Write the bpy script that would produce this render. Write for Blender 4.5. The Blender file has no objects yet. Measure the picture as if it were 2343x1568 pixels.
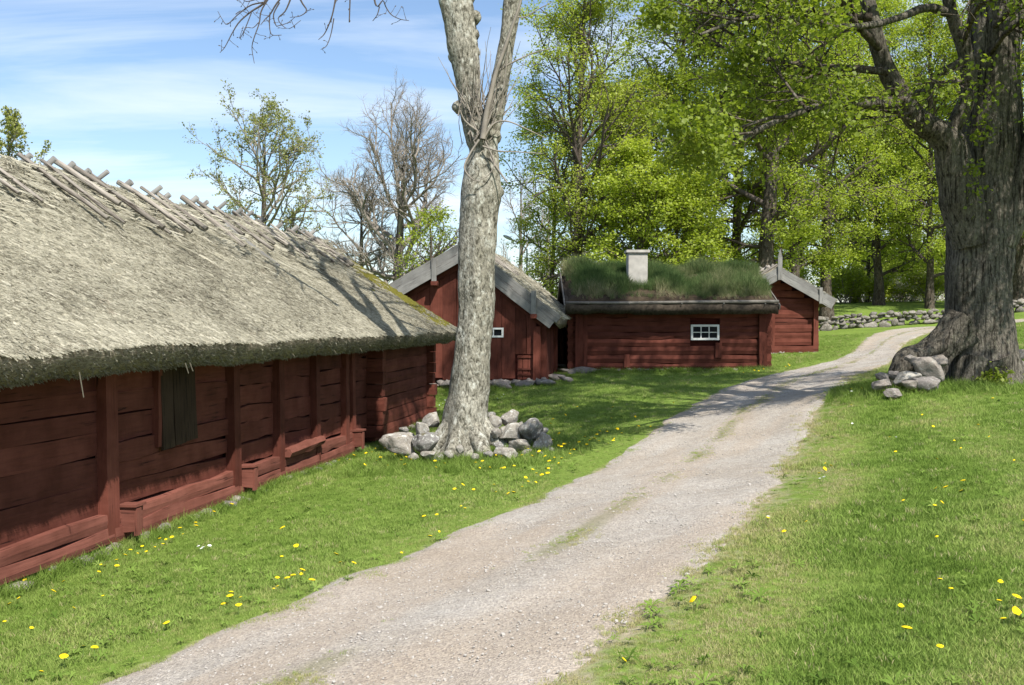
import bpy, bmesh, math, random
import numpy as np
from mathutils import Vector, Matrix, Euler

random.seed(7)
RNG = np.random.default_rng(7)
SC = bpy.context.scene
COL = SC.collection
R = math.radians

# ------------------------------------------------------------------ camera, sky, sun, exposure
CZ = 2.6                      # eye height; z = 0 is the foot of the thatched barn
FPX, CX, CY = 2400.0, 1171.0, 784.0   # focal length and centre of the picture, in units of a 2342 wide frame
PITCH = R(1.29)
cam_d = bpy.data.cameras.new('camera')
cam_d.sensor_width = 36.0
cam_d.lens = 36.0 * FPX / 2342.0
cam_d.clip_end = 3000.0
cam_d.clip_start = 0.05
cam = bpy.data.objects.new('camera', cam_d)
cam.location = (0, 0, CZ)
cam.rotation_euler = (R(90) - PITCH, 0, 0)
COL.objects.link(cam)
SC.camera = cam

SUN_AZ, SUN_EL = 151.0, 52.0          # azimuth clockwise from the view direction
sun_vec = Vector((math.sin(R(SUN_AZ)) * math.cos(R(SUN_EL)), math.cos(R(SUN_AZ)) * math.cos(R(SUN_EL)), math.sin(R(SUN_EL))))
sun_d = bpy.data.lights.new('sun', 'SUN')
sun_d.energy = 5.0
sun_d.angle = R(0.53)
sun_d.color = (1.0, 0.955, 0.88)
sun = bpy.data.objects.new('sun', sun_d)
sun.rotation_euler = sun_vec.to_track_quat('Z', 'Y').to_euler()
sun.location = (20, -30, 40)
COL.objects.link(sun)

world = bpy.data.worlds.new('World')
SC.world = world
world.use_nodes = True
wn, wl = world.node_tree.nodes, world.node_tree.links
wn.clear()
w_out = wn.new('ShaderNodeOutputWorld')
w_bg = wn.new('ShaderNodeBackground')
w_bg.inputs['Strength'].default_value = 0.115
w_sky = wn.new('ShaderNodeTexSky')
w_sky.sky_type = 'NISHITA'
w_sky.sun_disc = False
w_sky.sun_elevation = R(SUN_EL)
w_sky.sun_rotation = R(SUN_AZ)
w_sky.air_density = 1.0
w_sky.dust_density = 0.6
w_sky.ozone_density = 2.2
# thin cirrus on a flat layer high above: direction -> (x, y) / z
w_tc = wn.new('ShaderNodeTexCoord')
w_sep = wn.new('ShaderNodeSeparateXYZ')
wl.new(w_tc.outputs['Generated'], w_sep.inputs[0])


def wmath(op, a, b=None):
    n = wn.new('ShaderNodeMath')
    n.operation = op
    for i, v in enumerate((a, b)):
        if v is None:
            continue
        if isinstance(v, (int, float)):
            n.inputs[i].default_value = v
        else:
            wl.new(v, n.inputs[i])
    return n.outputs[0]


zc = wmath('ADD', wmath('MAXIMUM', w_sep.outputs['Z'], 0.0), 0.10)
w_u = wmath('DIVIDE', w_sep.outputs['X'], zc)
w_v = wmath('DIVIDE', w_sep.outputs['Y'], zc)
w_cmb = wn.new('ShaderNodeCombineXYZ')
wl.new(w_u, w_cmb.inputs[0])
wl.new(w_v, w_cmb.inputs[1])
w_map = wn.new('ShaderNodeMapping')
w_map.inputs['Rotation'].default_value = (0, 0, R(24))
w_map.inputs['Scale'].default_value = (0.42, 1.25, 1.0)
w_map.inputs['Location'].default_value = (2.1, 0.55, 0.0)
wl.new(w_cmb.outputs[0], w_map.inputs[0])
w_n1 = wn.new('ShaderNodeTexNoise')
w_n1.inputs['Scale'].default_value = 1.15
w_n1.inputs['Detail'].default_value = 7.0
w_n1.inputs['Roughness'].default_value = 0.58
w_n1.inputs['Distortion'].default_value = 0.5
wl.new(w_map.outputs[0], w_n1.inputs['Vector'])
w_r1 = wn.new('ShaderNodeValToRGB')
w_r1.color_ramp.elements[0].position = 0.42
w_r1.color_ramp.elements[1].position = 0.76
wl.new(w_n1.outputs['Fac'], w_r1.inputs[0])
w_f = wmath('MULTIPLY', w_r1.outputs[0], 0.85)
w_mix = wn.new('ShaderNodeMix')
w_mix.data_type = 'RGBA'
wl.new(w_f, w_mix.inputs['Factor'])
w_tint = wn.new('ShaderNodeMix')
w_tint.data_type = 'RGBA'
w_tint.blend_type = 'MULTIPLY'
w_tint.inputs['Factor'].default_value = 1.0
w_tint.inputs[7].default_value = (0.98, 1.0, 1.03, 1)
wl.new(w_sky.outputs[0], w_tint.inputs[6])
wl.new(w_tint.outputs[2], w_mix.inputs[6])
w_mix.inputs[7].default_value = (6.6, 7.0, 7.5, 1)
wl.new(w_mix.outputs[2], w_bg.inputs['Color'])
wl.new(w_bg.outputs[0], w_out.inputs['Surface'])

SC.view_settings.view_transform = 'Standard'
SC.view_settings.look = 'None'
SC.view_settings.exposure = 0.62
SC.view_settings.gamma = 1.0
SC.view_settings.use_curve_mapping = False
SC.render.engine = 'CYCLES'
SC.cycles.use_denoising = True
SC.cycles.max_bounces = 6
SC.cycles.diffuse_bounces = 2
SC.cycles.glossy_bounces = 2
SC.cycles.transmission_bounces = 4
SC.cycles.transparent_max_bounces = 4
SC.cycles.caustics_reflective = False
SC.cycles.caustics_refractive = False


# ------------------------------------------------------------------ numeric helpers
def P(px, py, d):
    """A point of the place: picture coordinates (2342 wide) at depth d metres."""
    xc, yc = (px - CX) / FPX, (CY - py) / FPX
    cy, sy = math.cos(PITCH), math.sin(PITCH)
    Y, Z = cy + yc * sy, -sy + yc * cy
    return Vector((xc / Y * d, d, CZ + Z / Y * d))


def _hash(ix, iy, iz, seed):
    n = (ix * 374761393 + iy * 668265263 + iz * 2147483647 + seed * 974634777) & 0xFFFFFFFF
    n = ((n ^ (n >> 13)) * 1274126177) & 0xFFFFFFFF
    n = (n ^ (n >> 16)) & 0xFFFFFFFF
    return n.astype(np.float64) / 4294967295.0


def vnoise(p, seed=0):
    p = np.asarray(p, float)
    i = np.floor(p).astype(np.int64)
    f = p - i
    f = f * f * (3 - 2 * f)
    out = np.zeros(p.shape[:-1])
    for dx in (0, 1):
        for dy in (0, 1):
            for dz in (0, 1):
                w = (f[..., 0] if dx else 1 - f[..., 0]) * (f[..., 1] if dy else 1 - f[..., 1]) * (f[..., 2] if dz else 1 - f[..., 2])
                out += w * _hash(i[..., 0] + dx, i[..., 1] + dy, i[..., 2] + dz, seed)
    return out * 2 - 1


def fbm(p, octv=3, seed=0):
    p = np.asarray(p, float)
    o, a = 0, 1.0
    for k in range(octv):
        o = o + a * vnoise(p * 2.0 ** k, seed + k * 17)
        a *= 0.5
    return o


def sstep(a, b, x):
    t = np.clip((x - a) / (b - a), 0, 1)
    return t * t * (3 - 2 * t)


# ------------------------------------------------------------------ mesh helpers
def mesh_np(name, V, F, mats=(), smooth=False, fmat=None, attrs=None):
    """V (n,3); F array (m,3|4) or list of lists."""
    me = bpy.data.meshes.new(name)
    V = np.asarray(V, np.float32)
    if isinstance(F, np.ndarray):
        m, k = F.shape
        me.vertices.add(len(V))
        me.vertices.foreach_set('co', V.ravel())
        me.loops.add(m * k)
        me.loops.foreach_set('vertex_index', F.astype(np.int32).ravel())
        me.polygons.add(m)
        me.polygons.foreach_set('loop_start', np.arange(0, m * k, k, dtype=np.int32))
        me.polygons.foreach_set('loop_total', np.full(m, k, np.int32))
        me.update(calc_edges=True)
    else:
        me.from_pydata([tuple(v) for v in V], [], F)
    for m_ in mats:
        me.materials.append(m_)
    if fmat is not None:
        me.polygons.foreach_set('material_index', np.asarray(fmat, np.int32))
    if smooth:
        me.polygons.foreach_set('use_smooth', np.ones(len(me.polygons), bool))
    for nm, dom, typ, arr in attrs or ():
        a = me.attributes.new(nm, typ, dom)
        a.data.foreach_set('value' if typ in ('FLOAT', 'INT') else 'vector', np.asarray(arr).ravel())
    me.validate()
    return me


def link(name, me, parent=None, label=None, cat=None, group=None, kind=None, matrix=None):
    o = bpy.data.objects.new(name, me)
    COL.objects.link(o)
    if parent is not None:
        o.parent = parent
    if matrix is not None:
        o.matrix_basis = matrix
    for k, v in (('label', label), ('category', cat), ('group', group), ('kind', kind)):
        if v:
            o[k] = v
    return o


def thing(name, label, cat, loc, rz=0.0, group=None):
    return link(name, None, None, label, cat, group, None, Matrix.Translation(loc) @ Matrix.Rotation(rz, 4, 'Z'))


class Buf:
    def __init__(self):
        self.V, self.F, self.n = [], [], 0

    def add(self, V, F):
        self.V.append(np.asarray(V, float))
        self.F += [tuple(int(i) + self.n for i in f) for f in F]
        self.n += len(V)

    def box(self, a, b):
        x0, y0, z0 = a
        x1, y1, z1 = b
        self.add([(x0, y0, z0), (x1, y0, z0), (x1, y1, z0), (x0, y1, z0), (x0, y0, z1), (x1, y0, z1), (x1, y1, z1), (x0, y1, z1)],
                 [(3, 2, 1, 0), (4, 5, 6, 7), (0, 1, 5, 4), (1, 2, 6, 5), (2, 3, 7, 6), (3, 0, 4, 7)])

    def mesh(self, name, mats, smooth=False):
        return mesh_np(name, np.concatenate(self.V), self.F, mats, smooth)


def catmull(pts, n):
    pts = np.asarray(pts, float)
    if len(pts) == 2:
        t = np.linspace(0, 1, n)[:, None]
        return pts[0] * (1 - t) + pts[1] * t
    q = np.vstack([2 * pts[0] - pts[1], pts, 2 * pts[-1] - pts[-2]])
    u = np.linspace(0, len(pts) - 1 - 1e-9, n)
    i = u.astype(int)
    f = (u - i)[:, None]
    a, b, c, d = q[i], q[i + 1], q[i + 2], q[i + 3]
    return 0.5 * (2 * b + (c - a) * f + (2 * a - 5 * b + 4 * c - d) * f ** 2 + (3 * b - a - 3 * c + d) * f ** 3)


def tube_vf(pts, rad, k, rel=None, cap=True):
    """Ring tube along pts. rel(u (n,k), ang (n,k), P (n,k,3)) -> radius factor."""
    pts = np.asarray(pts, float)
    rad = np.asarray(rad, float)
    n = len(pts)
    T = np.gradient(pts, axis=0)
    T /= np.linalg.norm(T, axis=1)[:, None] + 1e-12
    ref = np.array([1.0, 0, 0]) if abs(T[0][0]) < 0.8 else np.array([0, 1.0, 0])
    A = ref - (T @ ref)[:, None] * T
    A /= np.linalg.norm(A, axis=1)[:, None] + 1e-12
    B = np.cross(T, A)
    ang = np.linspace(0, 2 * math.pi, k, endpoint=False)
    dirs = A[:, None, :] * np.cos(ang)[None, :, None] + B[:, None, :] * np.sin(ang)[None, :, None]
    rr = np.repeat(rad[:, None], k, 1)
    if rel is not None:
        rr = rr * rel(np.repeat(np.linspace(0, 1, n)[:, None], k, 1), np.repeat(ang[None], n, 0), pts[:, None, :] + dirs * rr[..., None])
    V = (pts[:, None, :] + dirs * rr[..., None]).reshape(-1, 3)
    i = np.arange(n - 1)[:, None] * k
    j = np.arange(k)[None]
    j2 = (j + 1) % k
    F = np.stack([i + j, i + j2, i + k + j2, i + k + j], -1).reshape(-1, 4)
    if not cap:
        return V, F
    return V, F, [tuple(range(k - 1, -1, -1)), tuple((n - 1) * k + q for q in range(k))]


# ------------------------------------------------------------------ materials
def newmat(name, rough=0.85, spec=0.25):
    m = bpy.data.materials.new(name)
    m.use_nodes = True
    nt = m.node_tree
    b = nt.nodes['Principled BSDF']
    b.inputs['Roughness'].default_value = rough
    b.inputs['Specular IOR Level'].default_value = spec
    return m, nt.nodes, nt.links, b


def nd(ns, typ, **kw):
    n = ns.new(typ)
    for k, v in kw.items():
        if hasattr(n, k):
            setattr(n, k, v)
        else:
            n.inputs[k].default_value = v
    return n


def coords(ns, ls, scale, kind='Object', rand=False):
    tc = nd(ns, 'ShaderNodeTexCoord')
    mp = nd(ns, 'ShaderNodeMapping')
    mp.inputs['Scale'].default_value = scale
    ls.new(tc.outputs[kind], mp.inputs[0])
    if rand:
        oi = nd(ns, 'ShaderNodeObjectInfo')
        mm = nd(ns, 'ShaderNodeMath', operation='MULTIPLY')
        mm.inputs[1].default_value = 57.0
        ls.new(oi.outputs['Random'], mm.inputs[0])
        ls.new(mm.outputs[0], mp.inputs['Location'])
    return mp.outputs[0]


def ramp(ns, ls, fac, stops):
    r = nd(ns, 'ShaderNodeValToRGB')
    e = r.color_ramp.elements
    while len(e) < len(stops):
        e.new(0.5)
    for el, (p, c) in zip(e, stops):
        el.position = p
        el.color = (*c, 1) if len(c) == 3 else c
    ls.new(fac, r.inputs[0])
    return r.outputs[0]


def mixc(ns, ls, fac, a, b, blend='MIX'):
    m = nd(ns, 'ShaderNodeMix', data_type='RGBA', blend_type=blend)
    for sock, v in ((m.inputs['Factor'], fac), (m.inputs[6], a), (m.inputs[7], b)):
        if isinstance(v, (int, float)):
            sock.default_value = v
        elif isinstance(v, tuple):
            sock.default_value = (*v, 1) if len(v) == 3 else v
        else:
            ls.new(v, sock)
    return m.outputs[2]


def noise(ns, ls, vec, scale, detail=4, rough=0.55, dist=0.0):
    n = nd(ns, 'ShaderNodeTexNoise')
    n.inputs['Scale'].default_value = scale
    n.inputs['Detail'].default_value = detail
    n.inputs['Roughness'].default_value = rough
    n.inputs['Distortion'].default_value = dist
    ls.new(vec, n.inputs['Vector'])
    return n.outputs['Fac']


def bump(ns, ls, b, h, strength, dist):
    n = nd(ns, 'ShaderNodeBump')
    n.inputs['Strength'].default_value = strength
    n.inputs['Distance'].default_value = dist
    ls.new(h, n.inputs['Height'])
    ls.new(n.outputs[0], b.inputs['Normal'])


def wood_mat(name, c_lo, c_hi, c_dark, grain=26.0, tint=0.25, crack=0.34, rough=0.9):
    """Sawn or hewn timber, grain along local X, slightly different on each piece."""
    m, ns, ls, b = newmat(name, rough, 0.14)
    v = coords(ns, ls, (1.1, 1.0, 1.0), 'Object', True)
    vs = coords(ns, ls, (0.06, 1.0, 1.0), 'Object', True)
    g = noise(ns, ls, vs, grain, 6, 0.62, 0.35)
    big = noise(ns, ls, v, 2.3, 4, 0.6)
    c = ramp(ns, ls, big, [(0.3, c_lo), (0.7, c_hi)])
    cr = ramp(ns, ls, g, [(crack, (1, 1, 1)), (crack + 0.09, (0, 0, 0))])
    c = mixc(ns, ls, cr, c, c_dark)
    gs = ramp(ns, ls, g, [(0.3, (0.78, 0.78, 0.78)), (0.75, (1.12, 1.12, 1.12))])
    c = mixc(ns, ls, 1.0, c, gs, 'MULTIPLY')
    oi = nd(ns, 'ShaderNodeObjectInfo')
    t = ramp(ns, ls, oi.outputs['Random'], [(0, (1 - tint,) * 3), (1, (1 + tint * 0.6,) * 3)])
    c = mixc(ns, ls, 1.0, c, t, 'MULTIPLY')
    ls.new(c, b.inputs['Base Color'])
    bump(ns, ls, b, g, 0.55, 0.012)
    return m


RED = wood_mat('red_paint', (0.102, 0.030, 0.0195), (0.165, 0.053, 0.037), (0.036, 0.012, 0.009), 24, 0.25, 0.29)
REDD = wood_mat('gap_shade_red', (0.06, 0.013, 0.009), (0.075, 0.016, 0.012), (0.02, 0.006, 0.005), 24, 0.1, 0.33)  # dark red of the cores: shade between timbers put into the colour
PALE_RED = wood_mat('pale_red_paint', (0.145, 0.050, 0.035), (0.22, 0.082, 0.060), (0.05, 0.018, 0.013), 24, 0.2, 0.31)  # paler red for the sills, threshold and beam ends
AGED = wood_mat('aged_dark_wood', (0.13, 0.12, 0.105), (0.23, 0.21, 0.18), (0.05, 0.045, 0.04), 30, 0.15, 0.33)
GREY = wood_mat('weathered_grey_wood', (0.175, 0.17, 0.158), (0.275, 0.268, 0.25), (0.09, 0.08, 0.07), 30, 0.18, 0.33)
POLE = wood_mat('split_pole_wood', (0.24, 0.21, 0.175), (0.37, 0.335, 0.29), (0.08, 0.065, 0.05), 34, 0.35, 0.38)
BROWN = wood_mat('dark_brown_wood', (0.040, 0.024, 0.016), (0.058, 0.036, 0.024), (0.014, 0.009, 0.006), 34, 0.2, 0.33)


def plain(name, col, rough=0.7, var=0.12, scale=6.0, spec=0.25, bmp=0.0):
    m, ns, ls, b = newmat(name, rough, spec)
    v = coords(ns, ls, (1, 1, 1), 'Object', True)
    n = noise(ns, ls, v, scale, 5, 0.6)
    c = ramp(ns, ls, n, [(0.25, tuple(x * (1 - var) for x in col)), (0.75, tuple(min(1, x * (1 + var)) for x in col))])
    ls.new(c, b.inputs['Base Color'])
    if bmp:
        bump(ns, ls, b, n, bmp, 0.01)
    return m


WHITE = plain('white_paint', (0.74, 0.74, 0.71), 0.55, 0.05)
PLASTER = plain('grey_plaster', (0.40, 0.38, 0.345), 0.9, 0.28, 3.2, 0.1, 0.3)
METAL = plain('lamp_metal', (0.42, 0.45, 0.48), 0.5, 0.06)
SOIL = plain('soil', (0.052, 0.038, 0.025), 0.95, 0.35, 9, 0.1, 0.6)
m_, ns_, ls_, b_ = newmat('window_glass', 0.08, 0.5)
b_.inputs['Base Color'].default_value = (0.012, 0.014, 0.018, 1)
GLASS = m_


def stone_mat(name, lo, hi, lichen=0.5, moss=0.3):
    m, ns, ls, b = newmat(name, 0.92, 0.15)
    v = coords(ns, ls, (1, 1, 1), 'Object', True)
    n1 = noise(ns, ls, v, 3.2, 5, 0.6)
    n2 = noise(ns, ls, v, 26, 4, 0.65)
    n3 = noise(ns, ls, v, 7.5, 4, 0.6, 0.6)
    c = ramp(ns, ls, n1, [(0.3, lo), (0.72, hi)])
    sp = ramp(ns, ls, n2, [(0.3, (0.72,) * 3), (0.7, (1.18,) * 3)])
    c = mixc(ns, ls, 1.0, c, sp, 'MULTIPLY')
    oi = nd(ns, 'ShaderNodeObjectInfo')
    c = mixc(ns, ls, 1.0, c, ramp(ns, ls, oi.outputs['Random'], [(0, (0.72, 0.72, 0.74)), (0.5, (1.05, 1.0, 0.95)), (1, (1.12, 1.10, 1.05))]), 'MULTIPLY')
    if lichen:
        c = mixc(ns, ls, ramp(ns, ls, n3, [(0.56, (0, 0, 0)), (0.63, (lichen,) * 3)]), c, (0.52, 0.52, 0.47))
    if moss:
        geo = nd(ns, 'ShaderNodeNewGeometry')
        sp_ = nd(ns, 'ShaderNodeSeparateXYZ')
        ls.new(geo.outputs['Normal'], sp_.inputs[0])
        mm = nd(ns, 'ShaderNodeMath', operation='MULTIPLY')
        ls.new(ramp(ns, ls, sp_.outputs['Z'], [(0.2, (0, 0, 0)), (0.8, (1, 1, 1))]), mm.inputs[0])
        ls.new(ramp(ns, ls, noise(ns, ls, v, 4.6, 5, 0.7), [(0.56, (0, 0, 0)), (0.64, (moss,) * 3)]), mm.inputs[1])
        c = mixc(ns, ls, mm.outputs[0], c, (0.10, 0.085, 0.022))
    ls.new(c, b.inputs['Base Color'])
    ad = nd(ns, 'ShaderNodeMath', operation='ADD')
    ls.new(n1, ad.inputs[0])
    ls.new(n2, ad.inputs[1])
    bump(ns, ls, b, ad.outputs[0], 0.7, 0.02)
    return m


STONE = stone_mat('field_stone', (0.215, 0.20, 0.18), (0.36, 0.345, 0.315), 0.85, 0.9)
STONE_W = stone_mat('wall_stone', (0.13, 0.12, 0.108), (0.26, 0.245, 0.22), 0.5, 0.5)
STONE_D = stone_mat('shaded_granite', (0.19, 0.17, 0.155), (0.31, 0.285, 0.26), 0.35, 0.4)


def bark_mat(name, lo, hi, dark, fx, fz, lichen, bdist, spots=None):
    m, ns, ls, b = newmat(name, 0.95, 0.08)
    v = coords(ns, ls, (fx, fx, fz), 'Object', True)
    vi = coords(ns, ls, (1, 1, 0.6), 'Object', True)
    g = noise(ns, ls, v, 1.0, 6, 0.68, 0.7)
    bg = noise(ns, ls, vi, 1.9, 5, 0.6)
    fi = noise(ns, ls, vi, 34, 3, 0.6)
    c = ramp(ns, ls, bg, [(0.3, lo), (0.7, hi)])
    c = mixc(ns, ls, ramp(ns, ls, g, [(0.38, (1, 1, 1)), (0.53, (0, 0, 0))]), c, dark)
    c = mixc(ns, ls, 1.0, c, ramp(ns, ls, fi, [(0.3, (0.55,) * 3), (0.7, (1.35,) * 3)]), 'MULTIPLY')
    if lichen:
        n3 = noise(ns, ls, vi, 11, 5, 0.7)
        c = mixc(ns, ls, ramp(ns, ls, n3, [(0.53, (0, 0, 0)), (0.66, (lichen,) * 3)]), c, spots or (0.50, 0.49, 0.42))
    ls.new(c, b.inputs['Base Color'])
    ad = nd(ns, 'ShaderNodeMath', operation='MULTIPLY_ADD')
    ls.new(fi, ad.inputs[0])
    ad.inputs[1].default_value = 0.4
    ls.new(g, ad.inputs[2])
    bump(ns, ls, b, ad.outputs[0], 0.9, bdist)
    return m


BARK_ASH = bark_mat('ash_bark', (0.205, 0.19, 0.148), (0.36, 0.34, 0.28), (0.075, 0.07, 0.052), 17, 8, 0.8, 0.03, (0.54, 0.54, 0.47))
BARK_LIME = bark_mat('lime_bark', (0.115, 0.10, 0.08), (0.205, 0.185, 0.152), (0.03, 0.026, 0.02), 20, 1.3, 0.35, 0.08, (0.27, 0.26, 0.19))
BARK_DARK = bark_mat('dark_bark', (0.072, 0.058, 0.044), (0.13, 0.108, 0.082), (0.035, 0.028, 0.022), 10, 2.5, 0.2, 0.03)
BARK_TWIG = plain('twig_bark', (0.25, 0.22, 0.185), 0.9, 0.3, 5)
BARK_TWIG_D = plain('dark_twig_bark', (0.085, 0.068, 0.058), 0.9, 0.3, 5)


def leaf_mat(name, c_a, c_b, c_c, trans=0.42):
    """Thin leaf: diffuse and translucent; tone from the leaf's own random value."""
    m = bpy.data.materials.new(name)
    m.use_nodes = True
    ns, ls = m.node_tree.nodes, m.node_tree.links
    ns.clear()
    out = nd(ns, 'ShaderNodeOutputMaterial')
    at = nd(ns, 'ShaderNodeAttribute', attribute_name='tone')
    c = ramp(ns, ls, at.outputs['Fac'], [(0.0, c_a), (0.55, c_b), (1.0, c_c)])
    df = nd(ns, 'ShaderNodeBsdfDiffuse')
    tr = nd(ns, 'ShaderNodeBsdfTranslucent')
    gl = nd(ns, 'ShaderNodeBsdfGlossy')
    gl.inputs['Roughness'].default_value = 0.5
    gl.inputs['Color'].default_value = (0.5, 0.5, 0.5, 1)
    ls.new(c, df.inputs[0])
    tc = mixc(ns, ls, 1.0, c, (1.15, 1.2, 0.55), 'MULTIPLY')
    ls.new(tc, tr.inputs[0])
    mx = nd(ns, 'ShaderNodeMixShader')
    mx.inputs[0].default_value = trans
    ls.new(df.outputs[0], mx.inputs[1])
    ls.new(tr.outputs[0], mx.inputs[2])
    m2 = nd(ns, 'ShaderNodeMixShader')
    m2.inputs[0].default_value = 0.035
    ls.new(mx.outputs[0], m2.inputs[1])
    ls.new(gl.outputs[0], m2.inputs[2])
    ls.new(m2.outputs[0], out.inputs['Surface'])
    return m


LEAF_MAPLE = leaf_mat('fresh_maple_leaf', (0.24, 0.315, 0.038), (0.36, 0.43, 0.060), (0.50, 0.55, 0.11), 0.5)
LEAF_BEECH = leaf_mat('young_beech_leaf', (0.25, 0.32, 0.045), (0.37, 0.43, 0.07), (0.50, 0.53, 0.13), 0.48)
LEAF_LIME = leaf_mat('lime_leaf', (0.15, 0.205, 0.028), (0.24, 0.30, 0.042), (0.39, 0.43, 0.08), 0.52)
LEAF_BUD = leaf_mat('opening_bud', (0.19, 0.21, 0.06), (0.28, 0.30, 0.09), (0.38, 0.38, 0.14), 0.35)
LEAF_GREY = leaf_mat('grey_thicket_twig', (0.17, 0.15, 0.14), (0.25, 0.22, 0.21), (0.33, 0.30, 0.28), 0.2)
LEAF_WHITE = leaf_mat('white_blossom', (0.35, 0.38, 0.22), (0.6, 0.6, 0.5), (0.75, 0.75, 0.68), 0.3)


def blade_mat(name, stops, trans=0.35, source='INSTANCER'):
    m = bpy.data.materials.new(name)
    m.use_nodes = True
    ns, ls = m.node_tree.nodes, m.node_tree.links
    ns.clear()
    out = nd(ns, 'ShaderNodeOutputMaterial')
    at = nd(ns, 'ShaderNodeAttribute', attribute_name='tone', attribute_type=source)
    oi = nd(ns, 'ShaderNodeObjectInfo')
    ad = nd(ns, 'ShaderNodeMath', operation='MULTIPLY_ADD')
    ls.new(oi.outputs['Random'], ad.inputs[0])
    ad.inputs[1].default_value = 0.24
    ls.new(at.outputs['Fac'], ad.inputs[2])
    c = ramp(ns, ls, ad.outputs[0], stops)
    df = nd(ns, 'ShaderNodeBsdfDiffuse')
    tr = nd(ns, 'ShaderNodeBsdfTranslucent')
    ls.new(c, df.inputs[0])
    ls.new(c, tr.inputs[0])
    mx = nd(ns, 'ShaderNodeMixShader')
    mx.inputs[0].default_value = trans
    ls.new(df.outputs[0], mx.inputs[1])
    ls.new(tr.outputs[0], mx.inputs[2])
    ls.new(mx.outputs[0], out.inputs['Surface'])
    return m


GRASS = blade_mat('lawn_blade', [(0.0, (0.085, 0.150, 0.026)), (0.4, (0.190, 0.285, 0.056)), (0.70, (0.300, 0.380, 0.105)), (0.88, (0.37, 0.37, 0.14)), (1.0, (0.47, 0.42, 0.23))])
TURF = blade_mat('roof_grass_blade', [(0.0, (0.050, 0.100, 0.032)), (0.45, (0.11, 0.165, 0.058)), (0.72, (0.20, 0.225, 0.10)), (1.0, (0.42, 0.37, 0.23))])
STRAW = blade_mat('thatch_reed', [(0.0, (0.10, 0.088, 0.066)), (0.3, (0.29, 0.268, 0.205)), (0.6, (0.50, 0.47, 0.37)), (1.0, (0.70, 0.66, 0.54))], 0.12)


def thatch_mat():
    m, ns, ls, b = newmat('thatch', 0.95, 0.05)
    v = coords(ns, ls, (1, 1, 1))
    n1 = noise(ns, ls, v, 1.1, 5, 0.6)
    n2 = noise(ns, ls, coords(ns, ls, (9, 30, 30)), 1.6, 4, 0.6, 0.4)
    c = ramp(ns, ls, n2, [(0.3, (0.11, 0.09, 0.066)), (0.5, (0.235, 0.20, 0.15)), (0.72, (0.38, 0.335, 0.26))])
    c = mixc(ns, ls, 1.0, c, ramp(ns, ls, n1, [(0.3, (0.8, 0.8, 0.82)), (0.7, (1.1, 1.08, 1.02))]), 'MULTIPLY')
    ls.new(c, b.inputs['Base Color'])
    bump(ns, ls, b, n2, 0.8, 0.03)
    return m


THATCH = thatch_mat()
MOSS = plain('roof_moss', (0.11, 0.10, 0.02), 0.95, 0.4, 20, 0.05, 0.8)


def ground_mat():
    m, ns, ls, b = newmat('grass_ground', 0.95, 0.05)
    v = coords(ns, ls, (1, 1, 1))
    n1 = noise(ns, ls, v, 0.5, 5, 0.6)
    n2 = noise(ns, ls, v, 14.0, 5, 0.7)
    c = ramp(ns, ls, n1, [(0.3, (0.12, 0.18, 0.034)), (0.7, (0.18, 0.25, 0.05))])
    c = mixc(ns, ls, 1.0, c, ramp(ns, ls, n2, [(0.3, (0.6,) * 3), (0.7, (1.25,) * 3)]), 'MULTIPLY')
    at = nd(ns, 'ShaderNodeAttribute', attribute_name='bare')
    ad = nd(ns, 'ShaderNodeMath', operation='ADD')
    ls.new(at.outputs['Fac'], ad.inputs[0])
    n3 = noise(ns, ls, v, 5.0, 4, 0.65)
    sb = nd(ns, 'ShaderNodeMath', operation='MULTIPLY_ADD')
    ls.new(n3, sb.inputs[0])
    sb.inputs[1].default_value = 0.7
    sb.inputs[2].default_value = -0.35
    ls.new(sb.outputs[0], ad.inputs[1])
    c = mixc(ns, ls, ramp(ns, ls, ad.outputs[0], [(0.35, (0, 0, 0)), (0.6, (1, 1, 1))]), c, (0.32, 0.275, 0.19))
    ls.new(c, b.inputs['Base Color'])
    bump(ns, ls, b, n2, 0.8, 0.03)
    return m


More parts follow.
